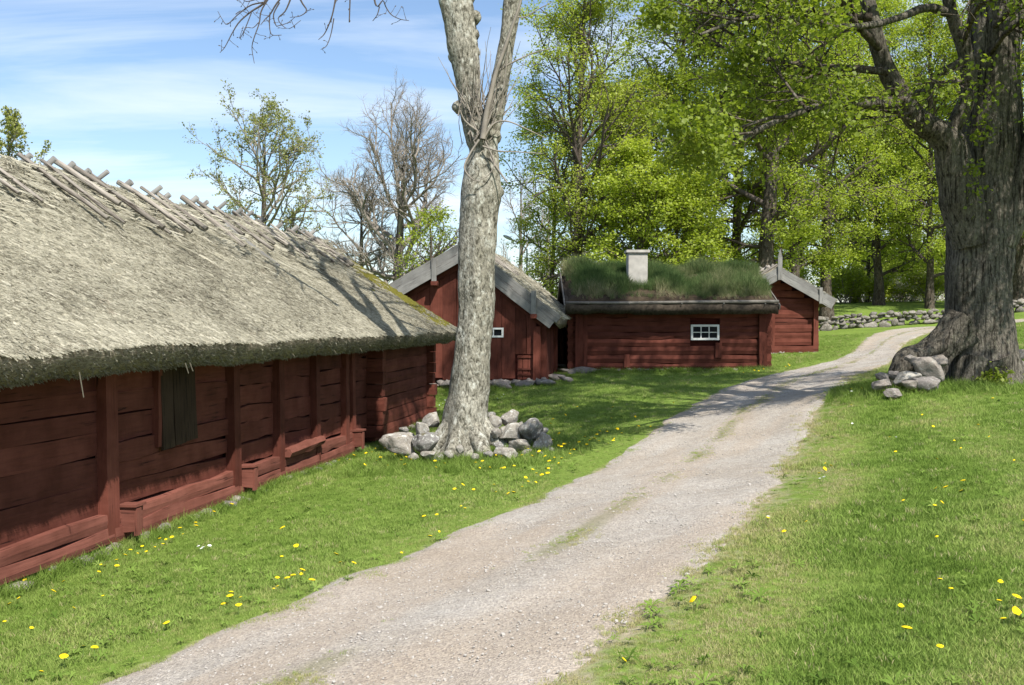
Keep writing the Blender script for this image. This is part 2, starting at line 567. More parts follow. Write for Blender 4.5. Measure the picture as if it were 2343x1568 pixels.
def gravel_mat():
    m, ns, ls, b = newmat('gravel', 0.95, 0.08)
    v = coords(ns, ls, (1, 1, 1))
    n1 = noise(ns, ls, v, 0.9, 5, 0.6)
    n2 = noise(ns, ls, v, 42.0, 4, 0.75)
    n4 = noise(ns, ls, v, 9.0, 4, 0.65)
    vo = nd(ns, 'ShaderNodeTexVoronoi')
    vo.inputs['Scale'].default_value = 75.0
    ls.new(v, vo.inputs['Vector'])
    c = ramp(ns, ls, n1, [(0.32, (0.365, 0.322, 0.268)), (0.68, (0.43, 0.402, 0.36))])
    c = mixc(ns, ls, 1.0, c, ramp(ns, ls, n2, [(0.28, (0.62,) * 3), (0.7, (1.2,) * 3)]), 'MULTIPLY')
    c = mixc(ns, ls, 1.0, c, ramp(ns, ls, n4, [(0.3, (0.84, 0.83, 0.82)), (0.7, (1.1,) * 3)]), 'MULTIPLY')
    sa = nd(ns, 'ShaderNodeAttribute', attribute_name='sand')
    c = mixc(ns, ls, ramp(ns, ls, sa.outputs['Fac'], [(0.35, (0, 0, 0)), (0.75, (0.4,) * 3)]), c, mixc(ns, ls, 1.0, (0.395, 0.315, 0.235), ramp(ns, ls, n2, [(0.28, (0.8,) * 3), (0.7, (1.12,) * 3)]), 'MULTIPLY'))
    hs = nd(ns, 'ShaderNodeSeparateColor')
    ls.new(vo.outputs['Color'], hs.inputs[0])
    c = mixc(ns, ls, 1.0, c, ramp(ns, ls, hs.outputs[0], [(0, (0.75, 0.74, 0.76)), (0.5, (1, 1, 1)), (1, (1.15, 1.13, 1.1))]), 'MULTIPLY')
    at = nd(ns, 'ShaderNodeAttribute', attribute_name='green')
    c = mixc(ns, ls, ramp(ns, ls, at.outputs['Fac'], [(0.25, (0, 0, 0)), (1.0, (0.75,) * 3)]), c, (0.16, 0.16, 0.06))
    ls.new(c, b.inputs['Base Color'])
    ad = nd(ns, 'ShaderNodeMath', operation='MULTIPLY_ADD')
    ls.new(vo.outputs['Distance'], ad.inputs[0])
    ad.inputs[1].default_value = 0.6
    ls.new(n2, ad.inputs[2])
    bump(ns, ls, b, ad.outputs[0], 0.8, 0.015)
    return m


GROUND_M, GRAVEL_M = ground_mat(), gravel_mat()
PEBBLE = plain('pebble', (0.36, 0.335, 0.30), 0.9, 0.2, 30)
YELLOW, _n, _l, _b = newmat('dandelion_yellow', 0.8, 0.1)
_b.inputs['Base Color'].default_value = (0.80, 0.56, 0.012, 1)
STEM = plain('flower_stem', (0.13, 0.20, 0.05), 0.8)
PETAL, _n, _l, _b = newmat('white_petal', 0.8, 0.1)
_b.inputs['Base Color'].default_value = (0.82, 0.82, 0.80, 1)

# ------------------------------------------------------------------ the lie of the land
U = np.array([math.sin(R(10.1)), math.cos(R(10.1))])      # along the thatched barn
N = np.array([U[1], -U[0]])                               # out of its long wall
W0 = np.array([-4.88, 10.0])
ctrl = []
for t in (-9, -5, 0, 4, 8, 12, 16):
    p = W0 + U * t
    ctrl.append((p[0], p[1], -2.63 + (0.12 if t > 14 else 0)))
    q = p - N * 6
    ctrl.append((q[0], q[1], -2.8))
    q = p + N * 0.9
    ctrl.append((q[0], q[1], -2.52 + (0.1 if t > 14 else 0)))
ctrl += [(0, 0, -1.72), (-3, 2, -2.2), (3, 0, -1.55), (-2, -5, -1.85), (5, -6, -1.45), (-3.28, 6.7, -2.36),
         (-0.96, 5.6, -1.97), (0.22, 8.1, -1.95), (1.43, 10.9, -1.91), (3.35, 16.4, -1.85), (4.9, 21, -1.74), (7.4, 27.5, -1.47),
         (10.4, 33, -1.17), (13.9, 40, -0.82), (17.9, 48, -0.42), (22, 50.5, -0.25),
         (-0.75, 17, -2.06), (-1.8, 16.4, -2.26), (1.3, 17, -1.98), (0.06, 16.2, -2.17), (0.65, 16.2, -2.08), (-0.75, 16.0, -2.24), (-1.4, 15.6, -2.28), (0.4, 17.2, -2.06), (8.1, 18, -1.10), (6.4, 17.4, -1.12), (6.0, 16.8, -1.17), (6.9, 16.6, -1.15), (6.6, 18.3, -1.1), (7.4, 16.2, -1.2), (5.5, 17.0, -1.35), (9.6, 18, -1.02), (8, 14, -1.22),
         (2.5, 5, -1.66), (3.75, 7.7, -1.52), (6, 11, -1.38), (6.5, 5, -1.3), (12, 10, -0.85), (1.18, 22, -1.9), (-0.3, 24, -2.02),
         (-4, 29, -2.05), (1, 28.9, -1.8), (1.7, 30.2, -1.6), (4.6, 30.2, -1.56), (7.5, 30.2, -1.5), (2, 36, -1.45), (7, 37, -1.2),
         (10.5, 36, -1.13), (9, 36, -1.17), (12, 25, -0.78), (18, 30, -0.3), (22, 40, 0.0), (14.2, 50, -0.62), (18, 50.2, -0.42), (24.6, 52, 0.22),
         (14, 56, 0.15), (20, 57, 0.5), (16, 62, 0.75), (24, 62, 0.95), (-5, 45, -1.7), (-20, 45, -2.0), (0, 60, -1.1), (40, 60, 1.1),
         (-40, 30, -2.6), (0, 90, 0.3), (-40, 90, -1.0), (40, 90, 1.2), (40, 20, 0.3), (22, 0, -0.8), (-22, -12, -2.7), (0, -25, -1.7), (30, -30, -0.8), (-40, -40, -2.5)]
CT = np.array(ctrl)


def _tps(r):
    return np.where(r > 1e-9, r * r * np.log(np.maximum(r, 1e-9)), 0.0)


_n = len(CT)
_K = _tps(np.linalg.norm(CT[:, None, :2] - CT[None, :, :2], axis=2)) + np.eye(_n) * 0.6
_Pm = np.hstack([np.ones((_n, 1)), CT[:, :2]])
_A = np.block([[_K, _Pm], [_Pm.T, np.zeros((3, 3))]])
_sol = np.linalg.solve(_A, np.concatenate([CT[:, 2], np.zeros(3)]))


def gz(x, y):
    """Ground height (z up, metres) for arrays of x, y."""
    x, y = np.atleast_1d(np.asarray(x, float)), np.atleast_1d(np.asarray(y, float))
    q = np.stack([x.ravel(), y.ravel()], 1)
    out = np.empty(len(q))
    for s in range(0, len(q), 20000):
        b = q[s:s + 20000]
        k = _tps(np.linalg.norm(b[:, None] - CT[None, :, :2], axis=2))
        out[s:s + 20000] = k @ _sol[:_n] + _sol[_n] + b @ _sol[_n + 1:]
    dist = np.hypot(q[:, 0], q[:, 1] - 25)
    w = sstep(62, 105, dist)
    out = out * (1 - w) + 0.6 * w
    out += 0.018 * fbm(np.stack([q[:, 0] * 1.3, q[:, 1] * 1.3, q[:, 0] * 0], 1), 2, 5)
    return (out + CZ).reshape(x.shape)


def gz1(x, y):
    return float(gz([x], [y])[0])


def on_ground(px, py, lo=3.5, hi=70):
    """Where the line of sight through a picture point meets the ground."""
    d = np.concatenate([np.arange(lo, 20, 0.05), np.arange(20, hi, 0.15)])
    q = np.array([P(px, py, 1.0)])[0]
    dx, dz = q[0], q[2] - CZ
    h = CZ + dz * d - gz(dx * d, d)
    k = np.argmax(h < 0) if (h < 0).any() else len(d) - 1
    return np.array([dx * d[k], d[k], gz1(dx * d[k], d[k])])


# road edges, read off the picture and laid on the ground
EL = [(230, 1568), (870, 1306), (1225, 1148), (1478, 1005), (1585, 935), (1653, 895), (1790, 852), (1935, 815), (1984, 774), (2030, 757), (2085, 750)]
ER = [(1290, 1568), (1596, 1300), (1745, 1150), (1838, 1000), (1858, 950), (1878, 915), (1945, 866), (2035, 832), (2066, 788), (2100, 770), (2160, 757)]
el = [on_ground(*p)[:2] for p in EL]
er = [on_ground(*p)[:2] for p in ER]
dl, dr = el[0] - el[1], er[0] - er[1]
dm = (dl / np.linalg.norm(dl) + dr / np.linalg.norm(dr)) / 2
el = [el[0] + dm * 9, el[0] + dm * 4] + el + [np.array([24.5, 50.0])]
er = [er[0] + dm * 9, er[0] + dm * 4] + er + [np.array([24.5, 46.8])]
NR = 420
_l, _r = catmull(el, 900), catmull(er, 900)
_c = np.array([(p_ + _r[((_r - p_) ** 2).sum(1).argmin()]) / 2 for p_ in _l])      # middle of the track
_c = _c[np.concatenate([[True], np.linalg.norm(np.diff(_c, axis=0), axis=1) > 1e-4])]


def smooth(a_, k_):
    w_ = np.hanning(k_ + 2)[1:-1]
    w_ /= w_.sum()
    pad = np.concatenate([np.repeat(a_[:1], k_ // 2, 0), a_, np.repeat(a_[-1:], k_ // 2, 0)])
    return np.stack([np.convolve(pad[:, q_], w_, 'valid') for q_ in range(a_.shape[1])], 1)[:len(a_)]


_s = np.concatenate([[0], np.cumsum(np.linalg.norm(np.diff(_c, axis=0), axis=1))])
_u = np.linspace(0, _s[-1], NR)
RC = smooth(np.stack([np.interp(_u, _s, _c[:, 0]), np.interp(_u, _s, _c[:, 1])], 1), 21)
_t = np.gradient(RC, axis=0)
_t /= np.linalg.norm(_t, axis=1)[:, None]
_nr = np.stack([_t[:, 1], -_t[:, 0]], 1)          # to the right of travel
_wl = np.array([np.sqrt(((_l - p_) ** 2).sum(1).min()) for p_ in RC])
_wr = np.array([np.sqrt(((_r - p_) ** 2).sum(1).min()) for p_ in RC])
_w = smooth(np.stack([_wl, _wr], 1), 31)
RL, RR_ = RC - _nr * _w[:, :1], RC + _nr * _w[:, 1:]
RC = (RL + RR_) / 2


def road_uv(x, y):
    """Signed position across the road: -1 left edge, +1 right edge (arrays)."""
    q = np.stack([np.ravel(x), np.ravel(y)], 1)
    out = np.full(len(q), 9.0)
    dist = np.full(len(q), 99.0)
    idx = np.zeros(len(q), int)
    for s in range(0, len(q), 8000):
        b = q[s:s + 8000]
        d2 = ((b[:, None] - RC[None, ::2]) ** 2).sum(2)
        i = d2.argmin(1) * 2
        ax = RR_[i] - RL[i]
        w = np.linalg.norm(ax, axis=1)
        tdir = np.stack([-ax[:, 1], ax[:, 0]], 1) / w[:, None]
        rel = b - RC[i]
        c = (rel * ax).sum(1) / (w * w) * 2
        along = np.abs((rel * tdir).sum(1))
        out[s:s + 8000] = np.where((along > 0.8) & ((i < 3) | (i > NR - 6)), 9.0, c)
        idx[s:s + 8000] = i
    return out.reshape(np.shape(x)), idx.reshape(np.shape(x))


def axis(segs):
    return np.unique(np.concatenate([np.arange(a, b, s) for a, b, s in segs] + [[segs[-1][1]]]))


gx = axis([(-420, -60, 40), (-60, -16, 4), (-16, 14, 0.3), (14, 30, 0.6), (30, 70, 5), (70, 430, 40)])
gy = axis([(-120, -30, 15), (-30, 2, 2), (2, 38, 0.3), (38, 66, 0.6), (66, 110, 4), (110, 900, 60)])
GX, GY = np.meshgrid(gx, gy, indexing='ij')
GZ = gz(GX, GY)
ruv, _i = road_uv(GX, GY)
bare = np.maximum(np.clip(1.22 - np.abs(ruv), 0, 1) * 2.4, np.where(ruv > 0, np.clip(1.9 - ruv, 0, 1) * 0.5, 0))
GZ = GZ - np.where(np.abs(ruv) < 0.9, 0.03, 0.0)
nx, ny = GX.shape
ii, jj = np.meshgrid(np.arange(nx - 1), np.arange(ny - 1), indexing='ij')
F = np.stack([ii * ny + jj, (ii + 1) * ny + jj, (ii + 1) * ny + jj + 1, ii * ny + jj + 1], -1).reshape(-1, 4)
me = mesh_np('ground', np.stack([GX, GY, GZ], -1).reshape(-1, 3), F, [GROUND_M], True, None, [('bare', 'POINT', 'FLOAT', bare.ravel())])
ground = link('ground', me, label='mown grass ground sloping from the track down to the barns', kind='structure')

NA = 26
vv = np.linspace(-1.14, 1.14, NA)
wob = fbm(np.stack([np.arange(NR) * 0.16, np.zeros(NR), np.zeros(NR)], 1), 3, 3) * 0.07
wob2 = fbm(np.stack([np.arange(NR) * 0.16, np.zeros(NR) + 9, np.zeros(NR)], 1), 3, 8) * 0.07
half = (RR_ - RL) / 2
vx = vv[None, :] * (1 + np.where(vv[None, :] < 0, wob[:, None], wob2[:, None]))
RX = RC[:, None, 0] + half[:, None, 0] * vx
RY = RC[:, None, 1] + half[:, None, 1] * vx
RZ = gz(RX, RY)
prof = np.interp(np.abs(vv), [0, 0.2, 0.55, 0.85, 0.97, 1.06, 1.14], [0.028, 0.022, 0.006, 0.022, 0.014, -0.012, -0.045])
RZ = RZ + prof[None, :] + 0.008 * fbm(np.stack([RX * 2.2, RY * 2.2, RX * 0], -1), 3, 21)
green = np.clip(1 - np.abs(vv + 0.02) / 0.17, 0, 1)[None, :] * np.clip(0.55 + fbm(np.stack([RX * 0.9, RY * 0.9, RX * 0], -1), 3, 4), 0, 1)
al = np.repeat((np.arange(NR) * 0.17)[:, None], NA, 1)
sand = np.clip(0.5 + 0.75 * fbm(np.stack([al * 0.22, np.repeat(vv[None] * 2.6, NR, 0), al * 0], -1), 3, 91), 0, 1)
ii, jj = np.meshgrid(np.arange(NR - 1), np.arange(NA - 1), indexing='ij')
F = np.stack([ii * NA + jj, ii * NA + jj + 1, (ii + 1) * NA + jj + 1, (ii + 1) * NA + jj], -1).reshape(-1, 4)
me = mesh_np('road', np.stack([RX, RY, RZ], -1).reshape(-1, 3), F, [GRAVEL_M], True, None, [('green', 'POINT', 'FLOAT', green.ravel()), ('sand', 'POINT', 'FLOAT', sand.ravel())])
road = link('road', me, label='pale gravel farm track with a grassy middle strip', kind='structure')


# ------------------------------------------------------------------ scattered stuff (geometry nodes)
def scatter(name, protos, pts, rot, scl, tone, parent=None, label=None, cat=None):
    pts = np.asarray(pts, float)
    n = len(pts)
    me = bpy.data.meshes.new(name)
    me.vertices.add(n)
    me.vertices.foreach_set('co', pts.astype(np.float32).ravel())
    for nm, typ, arr, key in (('rot', 'FLOAT_VECTOR', rot, 'vector'), ('scl', 'FLOAT', scl, 'value'), ('tone', 'FLOAT', tone, 'value'),
                              ('pid', 'INT', RNG.integers(0, len(protos), n), 'value')):
        a = me.attributes.new(nm, typ, 'POINT')
        a.data.foreach_set(key, np.asarray(arr).ravel())
    o = link(name, me, parent, label, cat, None, 'stuff')
    for p in protos:
        for m in p.materials:
            if m.name not in [q.name for q in me.materials]:
                me.materials.append(m)
    ng = bpy.data.node_groups.new(name + '_scatter', 'GeometryNodeTree')
    ng.interface.new_socket('Geometry', in_out='INPUT', socket_type='NodeSocketGeometry')
    ng.interface.new_socket('Geometry', in_out='OUTPUT', socket_type='NodeSocketGeometry')
    ns, ls = ng.nodes, ng.links
    gi, go = ns.new('NodeGroupInput'), ns.new('NodeGroupOutput')
    iop = ns.new('GeometryNodeInstanceOnPoints')
    g2i = ns.new('GeometryNodeGeometryToInstance')
    for p in reversed(protos):
        ob = bpy.data.objects.new(p.name, p)
        oi = ns.new('GeometryNodeObjectInfo')
        oi.inputs['Object'].default_value = ob
        ls.new(oi.outputs['Geometry'], g2i.inputs[0])

    def attr(nm, typ):
        a = ns.new('GeometryNodeInputNamedAttribute')
        a.data_type = typ
        a.inputs['Name'].default_value = nm
        return [s for s in a.outputs if s.enabled][0]
    ls.new(gi.outputs[0], iop.inputs['Points'])
    ls.new(g2i.outputs[0], iop.inputs['Instance'])
    iop.inputs['Pick Instance'].default_value = True
    ls.new(attr('pid', 'INT'), iop.inputs['Instance Index'])
    ls.new(attr('rot', 'FLOAT_VECTOR'), iop.inputs['Rotation'])
    ls.new(attr('scl', 'FLOAT'), iop.inputs['Scale'])
    ls.new(iop.outputs[0], go.inputs[0])
    md = o.modifiers.new('scatter', 'NODES')
    md.node_group = ng
    return o


def tuft(name, nb, h, w, spread, lean, mat, seed):
    r = np.random.default_rng(seed)
    V, F = [], []
    for b in range(nb):
        a = r.uniform(0, 6.283)
        rad = spread * math.sqrt(r.uniform())
        bx, by = rad * math.cos(a), rad * math.sin(a)
        hh = h * r.uniform(0.5, 1.15)
        la = r.uniform(0, 6.283)
        ln = lean * r.uniform(0.2, 1.3) * hh
        lx, ly = ln * math.cos(la), ln * math.sin(la)
        ta = r.uniform(0, 6.283)
        tx, ty = w * math.cos(ta) / 2, w * math.sin(ta) / 2
        n = len(V)
        V += [(bx - tx, by - ty, 0), (bx + tx, by + ty, 0), (bx - tx * .8 + lx * .35, by - ty * .8 + ly * .35, hh * .55),
              (bx + tx * .8 + lx * .35, by + ty * .8 + ly * .35, hh * .55), (bx + lx, by + ly, hh * .95)]
        F += [(n, n + 1, n + 3, n + 2), (n + 2, n + 3, n + 4)]
    return mesh_np(name, V, F, [mat])


TUFTS = [tuft('grass_tuft', 18, 0.039, 0.005, 0.05, 0.75, GRASS, 10 + i) for i in range(5)]
LONG = [tuft('long_grass_tuft', 15, 0.17, 0.007, 0.06, 0.75, GRASS, 30 + i) for i in range(4)]


def in_box(x, y, ox, oy, rz, x0, x1, y0, y1):
    c, s = math.cos(-rz), math.sin(-rz)
    lx, ly = c * (x - ox) - s * (y - oy), s * (x - ox) + c * (y - oy)
    return (lx > x0) & (lx < x1) & (ly > y0) & (ly < y1)


BARN_RZ = math.atan2(U[1], U[0])
G_O, G_RZ = (0.955, 29.0), -R(8)
C_O = (1.69, 30.8)
L_O = (9.06, 36.0)
ASH = (-0.72, 17.0)
LIND = P(2250, 860, 18.0)


def free_ground(x, y):
    bad = in_box(x, y, W0[0], W0[1], BARN_RZ, -8, 15.8, -0.02, 5)
    bad |= in_box(x, y, G_O[0], G_O[1], G_RZ, -5.4, 0.05, 0.0, 7)
    bad |= in_box(x, y, C_O[0], C_O[1], 0, 0, 5.9, 0.0, 4.3)
    bad |= in_box(x, y, L_O[0], L_O[1], 0, -1.45, 1.45, 0.0, 5)
    bad |= np.hypot(x - ASH[0], y - ASH[1]) < 0.38
    bad |= np.hypot(x - LIND[0], y - LIND[1]) < 0.75
    return ~bad


# lawn: denser near the eye
def lawn_points(rho0, d0, d1, power):
    n = int(rho0 * 1.25 * 6 ** power * (d1 ** (2 - power) - d0 ** (2 - power)) / (2 - power))
    u = RNG.uniform(0, 1, n)
    d = (d0 ** (2 - power) + u * (d1 ** (2 - power) - d0 ** (2 - power))) ** (1 / (2 - power))
    x = RNG.uniform(-0.62, 0.62, n) * d
    return x, d


x, y = lawn_points(1100, 3.6, 46, 1.62)
ruv, _i = road_uv(x, y)
edge = np.abs(ruv)
patch = fbm(np.stack([x * 0.9, y * 0.9, x * 0], 1), 3, 4)
fine = fbm(np.stack([x * 3.5, y * 3.5, x * 0], 1), 2, 44)
pr = sstep(0.86, 1.05, edge + fine * 0.13 + patch * 0.05)
pr = np.maximum(pr, np.clip(1.15 - np.abs(ruv + 0.02) / 0.17, 0, 1) * np.clip(patch * 1.1 + 0.16 + fine * 0.7 + 0.5 * sstep(11, 18, y) - 0.3 * sstep(12, 8, y), 0, 1))
ok = free_ground(x, y) & (RNG.uniform(size=len(x)) < pr)
x, y, edge, patch, fine, ruv = x[ok], y[ok], edge[ok], patch[ok], fine[ok], ruv[ok]
z = gz(x, y)
z = np.where(edge < 1.0, z + np.interp(edge, [0, 0.2, 0.55, 1.0], [0.034, 0.028, 0.012, 0.014]), z)
n = len(x)
tone = 0.40 + 0.09 * patch + 0.07 * fine + RNG.normal(0, 0.09, n)
dry = sstep(1.75, 1.0, edge + 0.25 * patch)
tone += dry * np.where(ruv > 0, 0.36, 0.16)
# lines of the mower on the lawn right of the track, running along it
off = (ruv - 1) * 1.2
mow = np.sin(off * 3.9 + 1.4 * patch + 0.5) + 0.6 * np.sin(off * 1.7 + 2.0)
tone += np.where(ruv > 1.0, 0.17 * mow * sstep(0.15, 0.7, off) * sstep(9, 5, off) + 0.07, 0.0)
tone = np.where(RNG.uniform(size=n) < 0.035, 0.8 + 0.15 * RNG.uniform(size=n), tone)       # dead straw
scl = RNG.uniform(0.7, 1.25, n) * (0.75 + 0.35 * (y / 8.0) ** 0.55) * (1 - 0.45 * dry) * (1 + 0.25 * patch)
scl = np.where(edge < 0.6, scl * 0.6, scl)
rot = np.stack([RNG.normal(0, 0.12, n), RNG.normal(0, 0.12, n), RNG.uniform(0, 6.28, n)], 1)
lawn = scatter('lawn_grass', TUFTS, np.stack([x, y, z - 0.006], 1), rot, scl, np.clip(tone, 0, 1.0), label='short green lawn grass on both sides of the track', cat='grass')

# unmown grass along walls and round the stones
lx, ly = [], []
for _ in range(3400):
    t = RNG.uniform(-4, 15.5)
    p = W0 + U * t + N * (0.06 + abs(RNG.normal(0, 0.13)))
    lx.append(p[0]); ly.append(p[1])
for (cx, cy, r0, r1, k) in ((ASH[0] - 0.1, ASH[1] - 0.45, 0.5, 1.9, 1500), (LIND[0] - 1.0, LIND[1] - 0.3, 0.6, 2.2, 1500)):
    for _ in range(k):
        a, r = RNG.uniform(0, 6.283), r0 + (r1 - r0) * RNG.uniform() ** 1.3
        lx.append(cx + r * 1.1 * math.cos(a)); ly.append(cy + r * 0.7 * math.sin(a))
for _ in range(700):
    lx.append(RNG.uniform(1.7, 7.6)); ly.append(30.75 - abs(RNG.normal(0, 0.2)))
for _ in range(400):
    lx.append(RNG.uniform(-3, 1.5)); ly.append(28.9 - abs(RNG.normal(0, 0.3)) + 0.14 * 0)
x, y = np.array(lx), np.array(ly)
ruv, _i = road_uv(x, y)
ok = free_ground(x, y) & (np.abs(ruv) > 1.1)
x, y = x[ok], y[ok]
n = len(x)
rot = np.stack([RNG.normal(0, 0.2, n), RNG.normal(0, 0.2, n), RNG.uniform(0, 6.28, n)], 1)
tone = 0.30 + 0.12 * fbm(np.stack([x * 2, y * 2, x * 0], 1), 2, 9) + RNG.normal(0, 0.1, n)
scatter('unmown_grass', LONG, np.stack([x, y, gz(x, y) - 0.01], 1), rot, RNG.uniform(0.45, 1.1, n), np.clip(tone, 0, 1), label='longer unmown grass along the walls and stones', cat='grass')


def rosette(seed):
    r = np.random.default_rng(seed)
    V, F = [], []
    for k_ in range(7):
        a_ = k_ * 0.9 + r.uniform(-0.2, 0.2)
        L_, w_ = r.uniform(0.05, 0.09), r.uniform(0.012, 0.022)
        c_, s_ = math.cos(a_), math.sin(a_)
        n_ = len(V)
        for f_, ww, zz in ((0.05, 0.3, 0.004), (0.55, 1.0, r.uniform(0.012, 0.03)), (1.0, 0.15, r.uniform(0.0, 0.02))):
            V += [(c_ * L_ * f_ - s_ * w_ * ww / 2, s_ * L_ * f_ + c_ * w_ * ww / 2, zz), (c_ * L_ * f_ + s_ * w_ * ww / 2, s_ * L_ * f_ - c_ * w_ * ww / 2, zz)]
        F += [(n_, n_ + 1, n_ + 3, n_ + 2), (n_ + 2, n_ + 3, n_ + 5, n_ + 4)]
    return mesh_np('weed_rosette', V, F, [GRASS])


x, y = lawn_points(26, 3.6, 24, 1.5)
ruv, _i = road_uv(x, y)
patch = fbm(np.stack([x * 0.7, y * 0.7, x * 0], 1), 2, 52)
ok = free_ground(x, y) & (np.abs(ruv) > 1.0) & (RNG.uniform(size=len(x)) < 0.35 + patch)
x, y = x[ok], y[ok]
n = len(x)
rot = np.stack([RNG.normal(0, 0.2, n), RNG.normal(0, 0.2, n), RNG.uniform(0, 6.28, n)], 1)
scatter('lawn_weeds', [rosette(900 + q_) for q_ in range(5)], np.stack([x, y, gz(x, y) + 0.022], 1), rot, RNG.uniform(0.6, 1.3, n), RNG.uniform(0.0, 0.4, n), label='low broad-leaved weeds and clover in the lawn', cat='weeds')


def pebble_mesh(seed):
    bm = bmesh.new()
    bmesh.ops.create_icosphere(bm, subdivisions=1, radius=1.0)
    r = random.Random(seed)
    for v in bm.verts:
        v.co *= r.uniform(0.75, 1.15)
        v.co.z *= 0.62
    me = bpy.data.meshes.new('pebble')
    bm.to_mesh(me)
    bm.free()
    me.materials.append(PEBBLE)
    return me


PEB = [pebble_mesh(i) for i in range(4)]
n = 26000
k = (RNG.uniform(0, 1, n) ** 1.7 * (NR * 0.72)).astype(int)
v = RNG.uniform(-0.95, 0.95, n)
x = RC[k, 0] + half[k, 0] * v + RNG.normal(0, 0.03, n)
y = RC[k, 1] + half[k, 1] * v + RNG.normal(0, 0.06, n)
z = gz(x, y) + np.interp(np.abs(v), np.abs(vv[NA // 2:]), prof[NA // 2:]) + 0.002
rot = np.stack([RNG.normal(0, 0.4, n), RNG.normal(0, 0.4, n), RNG.uniform(0, 6.28, n)], 1)
scatter('gravel', PEB, np.stack([x, y, z], 1), rot, RNG.gamma(2.2, 0.0019, n) + 0.0025, RNG.uniform(0, 1, n), label='loose grey pebbles strewn over the track', cat='gravel')

# ------------------------------------------------------------------ building pieces
def frame_m(p0, p1, up):
    p0, p1 = Vector(p0), Vector(p1)
    X = (p1 - p0).normalized()
    upv = Vector(up)
    Y = upv.cross(X).normalized()
    Z = X.cross(Y)
    return Matrix(((X.x, Y.x, Z.x, p0.x), (X.y, Y.y, Z.y, p0.y), (X.z, Y.z, Z.z, p0.z), (0, 0, 0, 1))), (p1 - p0).length


def beam(parent, name, p0, p1, w, t, mat, up=(0, 0, 1), wob=0.008, segs=4, belly=0.0, taper=1.0, label=None):
    """One timber from p0 to p1 (centre line): w across local Z (near `up`), t across local Y; edges a little uneven; belly > 0 rounds the outer faces."""
    M, L = frame_m(p0, p1, up)
    V, F = [], []
    k = 6 if belly else 4
    for i in range(segs + 1):
        f = i / segs
        ww, tt = w * (1 + (taper - 1) * f), t * (1 + (taper - 1) * f)
        a, b = random.gauss(0, wob), random.gauss(0, wob)
        c, d = random.gauss(0, wob * 0.45), random.gauss(0, wob * 0.45)
        x = f * L
        if belly:
            V += [(x, -tt / 2 + c, -ww / 2 + a), (x, -tt / 2 - belly + c, 0), (x, -tt / 2 + c, ww / 2 + b),
                  (x, tt / 2 + d, ww / 2 + b), (x, tt / 2 + belly + d, 0), (x, tt / 2 + d, -ww / 2 + a)]
        else:
            V += [(x, -tt / 2 + c, -ww / 2 + a), (x, -tt / 2 + c, ww / 2 + b), (x, tt / 2 + d, ww / 2 + b), (x, tt / 2 + d, -ww / 2 + a)]
    for i in range(segs):
        for j in range(k):
            j2 = (j + 1) % k
            F.append((i * k + j, i * k + k + j, i * k + k + j2, i * k + j2))
    F.append(tuple(range(k)))
    F.append(tuple(segs * k + j for j in range(k - 1, -1, -1)))
    me = mesh_np(name, V, F, [mat])
    return link(name, me, parent, label, matrix=M)


def pole(parent, name, p0, p1, r, mat, k=8, taper=0.85, squash=1.0, bend=0.02, label=None):
    M, L = frame_m(p0, p1, (0, 0, 1))
    n = 5
    xs = np.linspace(0, L, n)
    pts = np.stack([xs, np.cumsum(RNG.normal(0, bend * 0.5, n)), np.cumsum(RNG.normal(0, bend * 0.3, n))], 1)
    pts[0, 1:] = 0
    V, F, caps = tube_vf(pts, r * np.linspace(1, taper, n) * RNG.uniform(0.93, 1.07, n), k)
    V[:, 2] = (V[:, 2]) * squash
    me = mesh_np(name, V, [tuple(f) for f in F] + caps, [mat])
    for p in me.polygons[:len(F)]:
        p.use_smooth = True
    return link(name, me, parent, label, matrix=M)


def boxo(parent, name, a, b, mat, label=None, bev=0.0):
    cx = [(p + q) / 2 for p, q in zip(a, b)]
    bm = bmesh.new()
    bmesh.ops.create_cube(bm, size=1.0)
    for v in bm.verts:
        v.co = Vector((v.co.x * (b[0] - a[0]), v.co.y * (b[1] - a[1]), v.co.z * (b[2] - a[2])))
    if bev:
        bmesh.ops.bevel(bm, geom=bm.edges[:], offset=bev, segments=1, affect='EDGES')
    me = bpy.data.meshes.new(name)
    bm.to_mesh(me)
    bm.free()
    me.materials.append(mat)
    return link(name, me, parent, label, matrix=Matrix.Translation(cx))


def stone_mesh(name, seed, sub=2, rough=0.22, flat=0.0, mat=None):
    bm = bmesh.new()
    bmesh.ops.create_icosphere(bm, subdivisions=sub, radius=0.5)
    V = np.array([v.co[:] for v in bm.verts])
    r = np.random.default_rng(seed)
    # cut by a few random planes for blunt facets, then roughen
    for _ in range(13):
        nrm = r.normal(size=3)
        nrm /= np.linalg.norm(nrm)
        h = r.uniform(0.23, 0.40)
        dd = V @ nrm - h
        V = V - np.outer(np.clip(dd, 0, None) * 0.93, nrm)
    V = V * (1 + rough * 0.5 * fbm(V * 3.1 + seed * 7.3, 3, seed)[:, None])
    V = V / (np.abs(V).max(0) * 2)
    for v, c in zip(bm.verts, V):
        v.co = c
    me = bpy.data.meshes.new(name)
    bm.to_mesh(me)
    bm.free()
    me.materials.append(mat or STONE)
    me.polygons.foreach_set('use_smooth', np.ones(len(me.polygons), bool))
    return me


STONES = [stone_mesh('stone', 100 + i, 2) for i in range(9)]
STONES_W = [stone_mesh('stone', 180 + i, 2, mat=STONE_W) for i in range(9)]
STONES_D = [stone_mesh('stone', 140 + i, 2, mat=STONE_D) for i in range(7)]


def place_stone(me, name, loc, size, parent=None, **kw):
    M = Matrix.Translation(loc) @ Euler((random.gauss(0, 0.15), random.gauss(0, 0.15), random.uniform(-0.5, 0.5))).to_matrix().to_4x4() @ Matrix.Diagonal((*size, 1))
    return link(name, me, parent, matrix=M, **kw)


